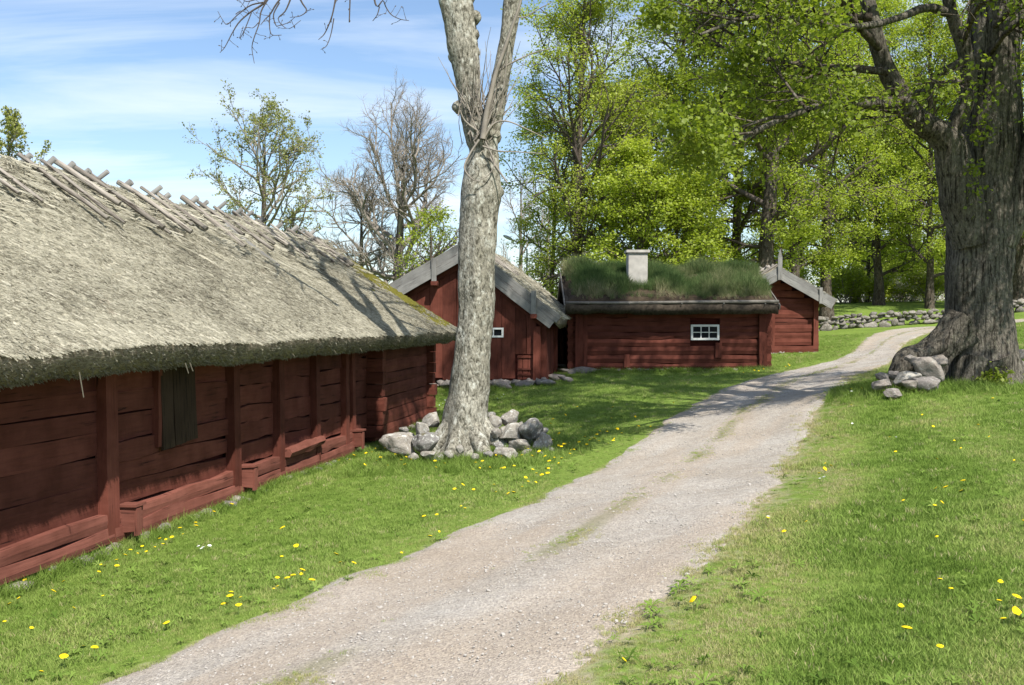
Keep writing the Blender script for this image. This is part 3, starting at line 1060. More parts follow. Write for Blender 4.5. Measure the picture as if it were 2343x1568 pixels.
def straws(name, parent, mesh_pts, protos, tone, label=None):
    return scatter(name, protos, mesh_pts[0], mesh_pts[1], mesh_pts[2], tone, parent, label)


def reed_proto(seed, nb=7, ln=0.15, w=0.009, spread=0.06):
    """A few reed ends: local X down the slope, Z off it."""
    r = np.random.default_rng(seed)
    V, F = [], []
    for _ in range(nb):
        y0, x0 = r.uniform(-spread, spread), r.uniform(-spread, spread)
        L = ln * r.uniform(0.5, 1.2)
        yaw, lift = r.normal(0, 0.22), r.uniform(0.02, 0.2)
        ww = w * r.uniform(0.6, 1.4)
        dx, dy, dz = L * math.cos(yaw), L * math.sin(yaw), L * lift
        n = len(V)
        V += [(x0, y0 - ww / 2, -0.01), (x0, y0 + ww / 2, -0.01), (x0 + dx, y0 + dy + ww / 2, dz), (x0 + dx, y0 + dy - ww / 2, dz)]
        F.append((n, n + 1, n + 2, n + 3))
        V += [(x0, y0, -0.012), (x0 + dx, y0 + dy, dz - ww), (x0 + dx, y0 + dy, dz + ww * 0.6), (x0, y0, 0.0)]
        F.append((n + 4, n + 5, n + 6, n + 7))
    return mesh_np('reed_ends', V, F, [STRAW])


REEDS = [reed_proto(50 + i) for i in range(6)]
REEDS_LONG = [reed_proto(70 + i, 6, 0.34, 0.008, 0.10) for i in range(4)]


# ------------------------------------------------------------------ long thatched barn
barn = thing('thatched_barn', 'long low red timber barn with thick thatched roof and split ridge poles', 'barn', (W0[0], W0[1], CZ - 2.62), BARN_RZ)


def wall_t(px, off=0.0):
    """Distance along the barn's wall (shifted `off` into the building) seen at picture x."""
    a = (px - CX) / FPX
    return ((-W0[0] + N[0] * off) + a * (W0[1] - N[1] * off)) / (U[0] - U[1] * a)


HB, RIDGE_Z, EAVE_Z = 2.45, 4.70, 2.10
S_END = 15.69


def barn_ridge(s):
    return RIDGE_Z - 0.035 * np.sin(np.asarray(s) * 1.1) - 0.17 * sstep(4, 15, np.asarray(s))


# core added behind the timbers: blocks light, dark red imitates shade in the gaps
bb = Buf()
bb.box((-7.5, 0.10, 0.04), (S_END - 0.12, 2 * HB - 0.1, 2.35))
link('dark_core', bb.mesh('dark_core', [REDD]), barn)
POSTS = [(-6.2, .25), (-3.0, .25), (wall_t(234), .23), (wall_t(525), .21), (wall_t(629), .18), (wall_t(713), .18), (wall_t(782), .18), (wall_t(797), .16)]
CORNER_S = wall_t(843)
zt = 2.32
for i, (s, w) in enumerate(POSTS):
    beam(barn, 'post', (s, -0.055, 0.12), (s + random.gauss(0, 0.01), -0.035, zt), w, 0.14, RED, up=(1, 0, 0), wob=0.006, segs=5)
bays = [(-7.4, POSTS[0][0], 'in'), (POSTS[0][0], POSTS[1][0], 'in'), (POSTS[1][0], POSTS[2][0], 'in'), (POSTS[2][0], POSTS[3][0], 'in'), (POSTS[3][0], POSTS[4][0], 'fl'),
        (POSTS[4][0], POSTS[5][0], 'in'), (POSTS[5][0], POSTS[6][0], 'fl'), (POSTS[7][0], CORNER_S - 0.05, 'in')]
for bi, (a, b, kind) in enumerate(bays):
    a, b = a + 0.06, b - 0.06
    z = 0.44 if kind == 'in' else 0.5
    tilt = random.gauss(0, 0.012)
    while z < zt:
        h = min(random.uniform(0.22, 0.36), zt + 0.06 - z)
        if h < 0.08:
            break
        dy = random.gauss(0, 0.010)
        sl = tilt + random.gauss(0, 0.008)
        L = b - a
        beam(barn, 'wall_timber', (a, 0.05 + dy, z + h / 2 - sl * L / 2), (b, 0.05 + dy + random.gauss(0, 0.008), z + h / 2 + sl * L / 2), h - 0.012, 0.10, RED, wob=0.012, segs=5)
        z += h
# sill beams: two courses, the lower one ragged
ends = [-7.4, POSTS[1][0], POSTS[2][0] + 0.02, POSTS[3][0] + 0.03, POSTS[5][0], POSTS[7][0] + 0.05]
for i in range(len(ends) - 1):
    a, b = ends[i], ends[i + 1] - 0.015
    beam(barn, 'sill_beam', (a, -0.012, 0.36), (b, -0.012, 0.37), 0.17, 0.18, PALE_RED, wob=0.014, segs=5, belly=0.01)
    beam(barn, 'sill_beam', (a, -0.022, 0.17), (b, -0.022, 0.185), 0.19, 0.20, PALE_RED, wob=0.016, segs=5, belly=0.012)
beam(barn, 'threshold_log', (POSTS[4][0] + 0.09, -0.15, 0.50), (POSTS[5][0] + 0.05, -0.15, 0.53), 0.16, 0.10, PALE_RED, wob=0.010, segs=5, belly=0.035)
# beam ends that stand out of the wall, capped with a little board
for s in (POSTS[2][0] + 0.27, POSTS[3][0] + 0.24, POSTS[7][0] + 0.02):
    k = beam(barn, 'beam_end', (s, 0.0, 0.34), (s, -0.27, 0.34), 0.28, 0.19, PALE_RED, wob=0.006, segs=2)
    beam(k, 'cap_board', (0.04, 0, 0.155), (0.30, 0, 0.165), 0.03, 0.23, PALE_RED, wob=0.004, segs=1)
    beam(k, 'end_board', (0.285, -0.04, -0.18), (0.285, -0.04, 0.13), 0.03, 0.10, PALE_RED, up=(1, 0, 0), wob=0.003, segs=1)
# hanging shutter
s0, s1 = wall_t(360), wall_t(433)
sh = beam(barn, 'shutter', ((s0 + s1) / 2 + 0.02, -0.07, 1.02), ((s0 + s1) / 2 - 0.02, -0.05, 2.06), 0.02, 0.02, BROWN, up=(1, 0, 0), label='dark brown weathered shutter hanging askew')
for i in range(3):
    q = -0.30 + 0.30 * i
    beam(sh, 'board', (0.01 * i, 0.0, q), (1.05 - 0.01 * i, 0.0, q), 0.285, 0.03, BROWN, wob=0.006, segs=3)
for q, tl in ((0.24, 0.05), (0.86, 0.0)):
    beam(sh, 'batten', (q, -0.03, -0.42), (q + tl, -0.03, 0.42), 0.06, 0.022, BROWN, up=(1, 0, 0), wob=0.004, segs=2)
beam(barn, 'shutter_jamb', (s0 - 0.07, -0.02, 1.05), (s0 - 0.05, -0.02, 2.1), 0.09, 0.09, RED, up=(1, 0, 0), wob=0.004, segs=3)
# log-built end section: crossing log ends at both corners
z = 0.16
row = 0
while z < 2.0:
    h = 0.255 + random.uniform(-0.02, 0.03)
    dz = random.gauss(0, 0.008)
    beam(barn, 'wall_log', (CORNER_S + 0.02, -0.03, z + h / 2 - 0.015), (S_END + 0.02 + random.uniform(0, 0.05), -0.03, z + h / 2 + 0.02 + dz), h - 0.012, 0.17, RED, wob=0.007, segs=5, belly=0.012)
    pr = 0.34 + random.uniform(-0.03, 0.03)
    beam(barn, 'log_end', (CORNER_S - 0.02, 0.05, z + h / 2 + 0.06), (CORNER_S - 0.02, -pr, z + h / 2 + 0.06), h - 0.02, 0.20, RED, wob=0.006, segs=2, belly=0.008)
    beam(barn, 'log_end', (S_END - 0.12, 2 * HB, z + h / 2 + 0.07), (S_END - 0.12, -pr + 0.04, z + h / 2 + 0.07), h - 0.02, 0.20, RED, wob=0.006, segs=4, belly=0.008)
    z += h
    row += 1
# foundation stones
s = -2.5
while s < 15.4:
    w = random.uniform(0.16, 0.5)
    hgt = random.uniform(0.14, 0.26)
    p = W0 + U * (s + w / 2) + N * 0.04
    g = gz1(p[0], p[1]) - (CZ - 2.62)
    place_stone(random.choice(STONES_D), 'foundation_stone', (s + w / 2, -0.02 - random.uniform(0, 0.16), g + hgt * 0.10), (w * 1.1, 0.34, max(hgt, 0.18)), barn)
    s += w * random.uniform(0.9, 1.7)


# the thatch: closed cross-section swept along the barn
def barn_section():
    front = [(0.30, 2.34), (-0.15, 2.26), (-0.42, 2.12), (-0.55, 2.06), (-0.64, 2.065), (-0.74, 2.15), (-0.825, 2.255), (-0.82, 2.335)]
    n = 26
    pts = list(front)
    y0, z0 = -0.82, 2.335
    for i in range(1, n):
        f = i / n
        y = y0 + (HB - y0) * f
        zz = z0 + (RIDGE_Z - z0) * f
        zz -= 0.05 * math.sin(math.pi * f)            # old roofs sag a little between eave and ridge
        pts.append((y, zz))
    pts[-1] = (pts[-1][0], pts[-1][1] - 0.02)
    pts.append((HB, RIDGE_Z - 0.03))
    back = [(2 * HB - y, zz) for y, zz in reversed(pts[:-1])]
    return np.array(pts + back)


sec = barn_section()
NS = 170
ss = np.linspace(-7.8, 1.0, NS)
K = len(sec)
hfrac = np.clip((sec[:, 1] - 2.2) / (RIDGE_Z - 2.2), 0, 1)
s_end = 15.95 - 0.85 * hfrac
us = np.linspace(0, 1, NS)
Sg = -7.8 + (s_end[None, :] + 7.8) * us[:, None]
near_end = np.clip((Sg - (s_end[None, :] - 0.28)) / 0.28, 0, 1)
Yg = np.repeat(sec[None, :, 0], NS, 0)
Zg = np.repeat(sec[None, :, 1], NS, 0)
Zg = Zg + (barn_ridge(Sg) - RIDGE_Z) * hfrac[None, :]
under = (np.arange(K) < 5) | (np.arange(K) >= K - 5)
Zg = Zg + np.where(under[None, :], near_end ** 2 * 0.13, -near_end ** 2 * 0.10)
q = np.stack([Sg, Yg, Zg], -1)
amp = np.where(under, 0.03, 0.028)
Zg = Zg + amp[None, :] * fbm(q * 2.2, 4, 31) + 0.03 * fbm(np.stack([Sg * 0.5, Yg * 0.6, Zg * 0], -1), 2, 77)
Yg = Yg + 0.02 * fbm(q * 2.6 + 40, 3, 33)
V = np.stack([Sg, Yg, Zg], -1).reshape(-1, 3)
i = np.arange(NS - 1)[:, None] * K
j = np.arange(K)[None]
j2 = (j + 1) % K
Fq = np.stack([i + j, i + K + j, i + K + j2, i + j2], -1).reshape(-1, 4)
cap0 = tuple(range(K - 1, -1, -1))
caps = [tuple(range(K)), tuple((NS - 1) * K + q_ for q_ in range(K - 1, -1, -1))]
me = mesh_np('thatch', V, [tuple(f) for f in Fq] + caps, [THATCH])
me.polygons.foreach_set('use_smooth', np.ones(len(me.polygons), bool))
thatch = link('thatch', me, barn)


def roof_z(s, f):
    """Height of the barn's front slope at f (0 eave .. 1 ridge)."""
    return 2.335 + (RIDGE_Z - 2.335) * f - 0.05 * np.sin(np.pi * f) + (barn_ridge(s) - RIDGE_Z) * f


pb = math.atan2(RIDGE_Z - 2.30, HB + 0.81)
n = 165000
f = RNG.uniform(0, 1, n)
s = -3.0 + (15.95 - 0.85 * f - 0.06 + 3.0) * RNG.uniform(0, 1, n)
y = -0.82 + (HB + 0.82) * f
z = roof_z(s, f) + 0.028 * fbm(np.stack([s, y, roof_z(s, f)], -1) * 2.2, 4, 31) + 0.03 * fbm(np.stack([s * 0.5, y * 0.6, s * 0], -1), 2, 77) + 0.006
rot = np.stack([RNG.normal(0, 0.12, n), pb - RNG.uniform(-0.03, 0.13, n), -math.pi / 2 + RNG.normal(0, 0.22, n)], 1)
tn = 0.40 - 0.10 * f + 0.14 * fbm(np.stack([s * 0.7, y * 0.9, s * 0], 1), 3, 5) + RNG.normal(0, 0.16, n) - 0.10 * sstep(8, 15, s)
link_s = scatter('reed_surface', REEDS, np.stack([s, y, z], 1), rot, RNG.uniform(0.28, 0.60, n), np.clip(tn, 0, 1), thatch)
# loose straw near the ridge
n = 3800
f = 1 - np.abs(RNG.normal(0, 0.16, n))
s = RNG.uniform(-3, 15.0, n)
y = -0.82 + (HB + 0.82) * np.clip(f, 0, 1)
z = roof_z(s, np.clip(f, 0, 1)) + 0.02
rot = np.stack([RNG.normal(0, 0.3, n), pb - RNG.uniform(-0.1, 0.25, n), -math.pi / 2 + RNG.normal(0, 0.7, n)], 1)
scatter('loose_straw', REEDS_LONG, np.stack([s, y, z], 1), rot, RNG.uniform(0.5, 1.0, n), np.clip(0.5 + RNG.normal(0, 0.18, n), 0, 1), thatch)
# cut reed ends along the eave, tone darkened for the shade there
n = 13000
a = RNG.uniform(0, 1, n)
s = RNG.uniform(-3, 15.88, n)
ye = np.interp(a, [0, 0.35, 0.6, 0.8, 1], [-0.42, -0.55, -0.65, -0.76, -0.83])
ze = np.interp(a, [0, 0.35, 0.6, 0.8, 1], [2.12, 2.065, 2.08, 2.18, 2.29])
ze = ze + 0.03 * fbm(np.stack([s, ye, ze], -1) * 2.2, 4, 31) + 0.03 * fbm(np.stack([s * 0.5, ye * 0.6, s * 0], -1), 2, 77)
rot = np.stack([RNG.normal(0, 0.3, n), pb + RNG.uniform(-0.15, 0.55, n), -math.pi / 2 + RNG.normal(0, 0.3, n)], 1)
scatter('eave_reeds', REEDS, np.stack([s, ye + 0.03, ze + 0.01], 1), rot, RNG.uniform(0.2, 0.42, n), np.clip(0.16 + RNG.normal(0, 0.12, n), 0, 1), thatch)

# ridge poles: crossed pairs, one over each slope
dn = Vector((0, -(HB + 0.81), -(RIDGE_Z - 2.30))).normalized()
nrm = Vector((0, dn.z, -dn.y))
px_ends = [31, 93, 136, 230, 279, 321, 362, 388, 443, 493, 525, 576, 600, 633, 665, 690, 716, 750, 779, 800, 818]
slist = [-2.4, -1.2, -0.2, 0.7] + [wall_t(p, 1.25) for p in px_ends]
for s in slist:
    rz_ = float(barn_ridge(s))
    L = random.uniform(1.0, 1.55)
    r = random.uniform(0.030, 0.054)
    top = Vector((s + random.gauss(0, 0.05), HB, rz_ + 0.085))
    over = random.choice([0.02, 0.05, 0.08, 0.15])
    p0 = top - dn * over
    p1 = top + dn * L + Vector((random.gauss(0, 0.06), 0, 0)) + nrm * 0.03
    pole(barn, 'ridge_pole', p0, p1, r, POLE, 7, 1.05, random.choice([0.55, 0.7, 1.0]), 0.03)
    db = Vector((0, -dn.y, dn.z))
    t2 = Vector((s + 0.17 + random.gauss(0, 0.04), HB, rz_ + 0.09))
    pole(barn, 'ridge_pole', t2 - db * random.uniform(0.06, 0.2), t2 + db * 1.3, random.uniform(0.036, 0.055), GREY, 8, 0.95, 1.0, 0.02)
# a thick split slab lying on the slope
pole(barn, 'ridge_pole', Vector((wall_t(520, 1.9), 1.95, float(roof_z(wall_t(520, 1.9), 0.84)) + 0.07)), Vector((wall_t(670, 1.1) - 0.9, 1.0, float(roof_z(9.5, 0.53)) + 0.07)), 0.09, GREY, 8, 0.9, 0.7, 0.02)
# single bright straw stalks hanging under the eave
hs = Buf()
for (px, ln) in ((131, 0.24), (362, 0.12), (372, 0.10), (604, 0.05), (700, 0.06), (760, 0.06)):
    s = wall_t(px) - 0.9
    V_, F_, c_ = tube_vf([(s, -0.82, 2.12), (s + 0.02, -0.85, 2.12 - ln)], [0.006, 0.005], 5)
    hs.add(V_, [tuple(f_) for f_ in F_] + c_)
link('hanging_straw', hs.mesh('hanging_straw', [STRAW]), thatch, kind='stuff')
# moss on the last metre of roof, below the far verge
mo = []
n = 1500
f = RNG.uniform(0.05, 0.85, n)
s = 15.95 - 0.85 * f - np.abs(RNG.normal(0, 0.5, n)) - 0.05
y = -0.82 + (HB + 0.82) * f
z = roof_z(s, f) + 0.02
MOSSP = [mesh_np('moss_tuft', np.array([(0.05 * math.cos(a) * q, 0.05 * math.sin(a) * q, 0.022 * (1 - q * q)) for q in (0, 1) for a in np.arange(6) * 1.047]), [(0, 6 + k, 6 + (k + 1) % 6) for k in range(6)], [MOSS], True)]
scatter('moss', MOSSP, np.stack([s, y, z], 1), np.stack([np.zeros(n), np.full(n, pb), np.full(n, -math.pi / 2)], 1), RNG.uniform(0.5, 1.6, n), RNG.uniform(0, 1, n), thatch)


# ------------------------------------------------------------------ slab roofs of the smaller buildings
def slab_roof(parent, prof, y0, y1, thick, mat, seed, name='thatch', edge=0.10, ny_=60, amp=0.03):
    """prof: list of (x, z) of the top line from left eave over the ridge to right eave; closed with an underside."""
    pr_ = catmull(prof, 46) if False else np.concatenate([np.linspace(prof[i_], prof[i_ + 1], 16, endpoint=False) for i_ in range(len(prof) - 1)] + [np.array([prof[-1]])])
    und = pr_[::-1].copy()
    und[:, 1] -= thick
    und[0, 0] -= 0.06 * np.sign(und[0, 0] - und[-1, 0])
    und[-1, 0] += 0.06 * np.sign(und[0, 0] - und[-1, 0])
    sc_ = np.concatenate([pr_, und])
    K_ = len(sc_)
    yy = np.linspace(y0, y1, ny_)
    Xr = np.repeat(sc_[None, :, 0], ny_, 0)
    Yr = np.repeat(yy[:, None], K_, 1)
    Zr = np.repeat(sc_[None, :, 1], ny_, 0)
    pnt = np.stack([Xr, Yr, Zr], -1)
    Zr = Zr + amp * fbm(pnt * 2.4 + seed, 3, seed)
    Xr = Xr + amp * 0.6 * fbm(pnt * 2.8 + seed + 9, 3, seed)
    Vr = np.stack([Xr, Yr, Zr], -1).reshape(-1, 3)
    i_ = np.arange(ny_ - 1)[:, None] * K_
    j_ = np.arange(K_)[None]
    jn = (j_ + 1) % K_
    Fr = np.stack([i_ + j_, i_ + jn, i_ + K_ + jn, i_ + K_ + j_], -1).reshape(-1, 4)[:, ::-1]
    cp = [tuple(range(K_)), tuple((ny_ - 1) * K_ + q_ for q_ in range(K_ - 1, -1, -1))]
    me_ = mesh_np(name, Vr, [tuple(f_) for f_ in Fr] + cp, [mat], True)
    return link(name, me_, parent)


def slope_reeds(name, parent, xa, za, xb, zb, y0, y1, n_, tone0, seed, amp=0.03):
    """Reed ends on a slope falling from (xa, za) at the ridge to (xb, zb) at the eave."""
    f_ = RNG.uniform(0, 1, n_)
    xx, zz = xa + (xb - xa) * f_, za + (zb - za) * f_
    yy = RNG.uniform(y0, y1, n_)
    zz = zz + amp * fbm(np.stack([xx, yy, zz], -1) * 2.4 + seed, 3, seed) + 0.01
    p_ = math.atan2(za - zb, abs(xb - xa))
    r_ = np.stack([RNG.normal(0, 0.15, n_), p_ - RNG.uniform(-0.05, 0.2, n_), (0 if xb > xa else math.pi) + RNG.normal(0, 0.35, n_)], 1)
    return scatter(name, REEDS, np.stack([xx, yy, zz], 1), r_, RNG.uniform(0.45, 0.9, n_), np.clip(tone0 + RNG.normal(0, 0.15, n_), 0, 1), parent)


# ------------------------------------------------------------------ gabled barn with grey barge boards
GB = CZ - 1.76
gab = thing('gabled_barn', 'red boarded barn, gable end with weathered grey barge boards and thatch', 'barn', (G_O[0], G_O[1], GB), G_RZ)
XR, ZR = -2.27, 3.90            # ridge
XE, ZE = 0.43, 1.80             # right eave
XL, ZL = -6.0, 1.82             # left eave
G_LEN = 6.6


def g_top(x):
    return ZR + (ZE - ZR) * (x - XR) / (XE - XR) if x > XR else ZR + (ZL - ZR) * (x - XR) / (XL - XR)


bb = Buf()
bb.add([(-5.28, 0.06, 0.05), (-0.04, 0.06, 0.05), (-0.04, 0.06, 1.75), (XR, 0.06, 3.5), (-5.28, 0.06, 1.75),
        (-5.28, 6.1, 0.05), (-0.04, 6.1, 0.05), (-0.04, 6.1, 1.75), (XR, 6.1, 3.5), (-5.28, 6.1, 1.75)],
       [(0, 1, 2, 3, 4), (9, 8, 7, 6, 5), (0, 5, 6, 1), (1, 6, 7, 2), (4, 9, 5, 0), (2, 7, 8, 3), (3, 8, 9, 4)])
link('dark_core', bb.mesh('dark_core', [REDD]), gab)  # added core, coloured dark so the board gaps look shaded
WIN = (-0.955 - 0.62 + 0.36, -0.955 + 0.70 - 0.25)   # replaced below
wx1 = (1148 - CX) / FPX * 28.9 - G_O[0]
wx0 = wx1 - 0.50
wz0, wz1 = 28.9 * (730 - 771) / FPX + CZ - GB, 28.9 * (730 - 752) / FPX + CZ - GB
hx0, hx1 = (1183 - CX) / FPX * 28.9 - G_O[0], (1220 - CX) / FPX * 28.9 - G_O[0]
hz1 = 28.9 * (730 - 812) / FPX + CZ - GB
x = -5.3
while x < -0.34:
    w = random.uniform(0.24, 0.40)
    w = min(w, -0.28 - x)
    c = x + w / 2
    zb = 0.08 + random.uniform(-0.03, 0.03)
    if hx0 - 0.03 < c < hx1 + 0.03:
        zb = hz1 + 0.01
    zt_ = g_top(c) - 0.30
    jit = random.gauss(0, 0.006)
    if wx0 - 0.08 < c < wx1 + 0.08:
        beam(gab, 'wall_board', (c, jit, zb), (c, jit, wz0 - 0.03), w - 0.012, 0.035, RED, up=(1, 0, 0), wob=0.004, segs=3)
        beam(gab, 'wall_board', (c, jit, wz1 + 0.03), (c, jit, zt_), w - 0.012, 0.035, RED, up=(1, 0, 0), wob=0.004, segs=3)
    else:
        beam(gab, 'wall_board', (c, jit, zb), (c, jit, zt_), w - 0.012, 0.035, RED, up=(1, 0, 0), wob=0.004, segs=4)
    x += w
beam(gab, 'corner_post', (-0.26, -0.06, 0.02), (-0.25, -0.06, 1.55), 0.20, 0.14, RED, up=(1, 0, 0), wob=0.005, segs=4)
beam(gab, 'corner_board', (-0.08, -0.01, 0.04), (-0.08, -0.01, 1.6), 0.15, 0.05, RED, up=(1, 0, 0), wob=0.004, segs=3)
# low hatch of battened boards
for i in range(3):
    c = hx0 + (i + 0.5) * (hx1 - hx0) / 3
    beam(gab, 'hatch_board', (c, 0.012, 0.08), (c, 0.012, hz1 - 0.02), (hx1 - hx0) / 3 - 0.012, 0.03, RED, up=(1, 0, 0), wob=0.003, segs=2)
for zz in (0.22, 0.37, hz1 - 0.07):
    beam(gab, 'hatch_batten', (hx0, -0.022, zz), (hx1, -0.022, zz), 0.05, 0.025, RED, wob=0.003, segs=2)
# small white window
win = boxo(gab, 'window', (wx0, 0.0, wz0), (wx1, 0.03, wz1), GLASS)
for a, b in (((wx0 - .035, -.045, wz1 - .03), (wx1 + .035, -.005, wz1 + .02)), ((wx0 - .035, -.045, wz0 - .02), (wx1 + .035, -.005, wz0 + .03)),
             ((wx0 - .035, -.043, wz0 + .03), (wx0 + .02, -.005, wz1 - .03)), ((wx1 - .02, -.043, wz0 + .03), (wx1 + .035, -.005, wz1 - .03)),
             (((wx0 + wx1) / 2 - .014, -.037, wz0 + .03), ((wx0 + wx1) / 2 + .014, -.008, wz1 - .03))):
    o = boxo(gab, 'window_bar', a, b, WHITE)
    o.parent = win
    o.matrix_basis = win.matrix_basis.inverted() @ o.matrix_basis
g_roof = slab_roof(gab, [(XL, ZL), (XR - 0.05, ZR - 0.02), (XR + 0.05, ZR - 0.02), (XE, ZE)], -0.24, G_LEN, 0.30, THATCH, 3)
slope_reeds('reed_surface', g_roof, XR, ZR, XE, ZE, -0.22, G_LEN, 9000, 0.40, 3)
# barge boards, two high on each rake, with a red board behind
for (xe, ze, sgn) in ((XE + 0.02, ZE, 1), (XL, ZL, -1)):
    d_ = Vector((xe - XR, 0, ze - ZR)).normalized()
    up_ = Vector((-d_.z, 0, d_.x)) if sgn > 0 else Vector((d_.z, 0, -d_.x))
    a0, a1 = Vector((XR, 0, ZR)), Vector((xe, 0, ze))
    for kx, (off, yy, m_w) in enumerate(((-0.10, -0.275, GREY), (-0.335, -0.30, GREY))):
        p0 = a0 + up_ * off + Vector((0, yy, 0)) - d_ * (0.02 if sgn < 0 else -0.03)
        p1 = a1 + up_ * off + Vector((0, yy, 0)) - d_ * (0.03 + 0.06 * kx)
        beam(gab, 'barge_board', p0, p1, 0.225, 0.032, m_w, up=up_, wob=0.004, segs=5)
    p0 = a0 + up_ * -0.50 + Vector((0, -0.045, 0))
    p1 = a1 + up_ * -0.50 + Vector((0, -0.045, 0)) - d_ * 0.3
    beam(gab, 'rake_board', p0, p1, 0.14, 0.05, RED, up=up_, wob=0.004, segs=4)
for (cx_, z0_, z1_) in ((-3.10, 2.78, 3.45), (-0.32, 1.86, 2.53)):
    beam(gab, 'bracket_board', (cx_, -0.335, z0_), (cx_, -0.335, z1_), 0.135, 0.035, GREY, up=(1, 0, 0), wob=0.003, segs=2)
    beam(gab, 'purlin_end', (cx_, 0.05, z0_ - 0.03), (cx_, -0.36, z0_ - 0.03), 0.13, 0.16, RED, wob=0.006, segs=2, belly=0.01)
# ridge poles seen over the right slope
for yy in (0.4, 0.85, 1.3, 1.9, 2.4, 3.0, 3.7):
    d_ = Vector((XE - XR, 0, ZE - ZR)).normalized()
    t0 = Vector((XR, yy, ZR + 0.05))
    pole(gab, 'ridge_pole', t0 - d_ * 0.15, t0 + d_ * random.uniform(1.0, 1.5), 0.05, POLE, 7, 1.0, 0.7)
beam(gab, 'finial_board', (XR + 0.12, 1.4, ZR - 0.1), (XR + 0.12, 1.4, ZR + 0.42), 0.13, 0.03, GREY, up=(0, 1, 0), wob=0.003, segs=2, taper=0.3)
# side wall with posts and an open plank door
for i in range(15):
    yy = 0.18 + 0.4 * i
    if 4.3 < yy < 5.1:
        continue
    beam(gab, 'wall_board', (0.0 + random.gauss(0, 0.006), yy, 0.08), (0.0, yy, 1.72), 0.385, 0.035, RED, up=(0, 1, 0), wob=0.004, segs=3)
for yy in (1.9, 3.9):
    beam(gab, 'side_post', (0.07, yy, 0.05), (0.07, yy, 1.75), 0.17, 0.1, RED, up=(0, 1, 0), wob=0.004, segs=3)
dr_ = beam(gab, 'open_door', (0.08, 4.28, 0.12), (0.42, 4.55, 0.12), 0.03, 0.03, BROWN)
for i in range(3):
    beam(dr_, 'door_board', (0.06 + 0.14 * i, 0, 0.02), (0.06 + 0.14 * i, 0, 1.45), 0.13, 0.03, BROWN, up=(1, 0, 0), wob=0.003, segs=2)
for i in range(40):
    w = random.uniform(0.22, 0.55)
    xx = -5.2 + 5.3 * random.random()
    gg = gz1(G_O[0] + math.cos(G_RZ) * xx, G_O[1] + math.sin(G_RZ) * xx) - GB
    place_stone(random.choice(STONES_D), 'foundation_stone', (xx, 0.05 - random.uniform(0.0, 0.28), (gg + 0.08) * random.uniform(0.25, 1.0) - 0.02), (w, 0.32, random.uniform(0.16, 0.28)), gab)
for (xx, yy, w, h_) in ((0.25, 0.5, 0.6, 0.25), (0.55, 0.15, 0.5, 0.2), (-1.2, -0.3, 0.75, 0.36), (-0.6, -0.32, 0.6, 0.3), (0.0, -0.3, 0.6, 0.26), (0.45, 3.0, 0.9, 0.2), (0.4, 1.8, 0.6, 0.16)):
    gg = gz1(G_O[0] + xx, G_O[1] + yy) - GB
    place_stone(random.choice(STONES_D), 'foundation_stone', (xx, yy, gg + h_ * 0.25), (w, 0.4, h_), gab)

# ------------------------------------------------------------------ turf-roofed cottage
CB = CZ - 1.54
cot = thing('turf_roof_cottage', 'low red log cottage with grass growing on its turf roof', 'cottage', (C_O[0], C_O[1], CB), 0.0)
CW, CD = 5.87, 4.2
bb = Buf()
bb.box((0.06, 0.09, 0.03), (CW - 0.06, CD, 1.8))
link('dark_core', bb.mesh('dark_core', [REDD]), cot)  # added core, shade of the log joints put into its colour
wz0, wz1 = 30.7 * (730 - 778.5) / FPX + CZ - CB, 30.7 * (730 - 743) / FPX + CZ - CB
wx0, wx1 = (1581 - CX) / FPX * 30.7 - C_O[0], (1646 - CX) / FPX * 30.7 - C_O[0]
z = 0.05
while z < 1.8:
    h = random.uniform(0.185, 0.245)
    segs_x = [(0.05, CW - 0.05)]
    if z + h > wz0 + 0.02 and z < wz1 - 0.02:
        segs_x = [(0.05, wx0 - 0.02), (wx1 + 0.02, CW - 0.05)]
    for a, b in segs_x:
        cut = [a, b]
        if b - a > 4 and random.random() < 0.4:
            cut = [a, 1.72 + random.uniform(-0.05, 0.1), b]
        for q0, q1 in zip(cut[:-1], cut[1:]):
            beam(cot, 'wall_log', (q0 + 0.004, 0.05 + random.gauss(0, 0.008), z + h / 2), (q1 - 0.004, 0.05 + random.gauss(0, 0.008), z + h / 2 + random.gauss(0, 0.006)), h - 0.004, 0.12, RED, wob=0.013, segs=8, belly=0.035)
    z += h
for (a, b, m_y) in ((0.16, 0.39, -0.07), (0.40, 0.52, -0.02), (CW - 0.33, CW - 0.10, -0.07)):
    beam(cot, 'corner_box', ((a + b) / 2, m_y, 0.03), ((a + b) / 2, m_y, 1.80), b - a, 0.10, RED, up=(1, 0, 0), wob=0.004, segs=4)
beam(cot, 'side_board', (-0.02, 0.1, 0.02), (-0.02, 0.1, 1.8), 0.24, 0.05, RED, up=(0, 1, 0), wob=0.004, segs=3)
z = 0.06
while z < 1.8:
    h = random.uniform(0.19, 0.24)
    for xx in (0.02, CW - 0.02):
        beam(cot, 'wall_log', (xx, -0.03, z + h / 2), (xx, CD + 0.1, z + h / 2), h - 0.006, 0.12, RED, wob=0.008, segs=4, belly=0.03)
    z += h
px_ = lambda q: (q - CX) / FPX * 30.7 - C_O[0]
beam(cot, 'support_post', (px_(1644), -0.05, 30.7 * (730 - 819) / FPX + CZ - CB), (px_(1644), -0.05, wz0 - 0.08), 0.19, 0.09, RED, up=(1, 0, 0), wob=0.005, segs=2)
beam(cot, 'support_post', (px_(1434), -0.03, 0.12), (px_(1434), -0.03, 0.50), 0.16, 0.09, RED, up=(1, 0, 0), wob=0.012, segs=2, belly=0.01)
# six-pane white window
win = boxo(cot, 'window', (wx0 + .03, 0.03, wz0 + .03), (wx1 - .03, 0.05, wz1 - .03), REDD)


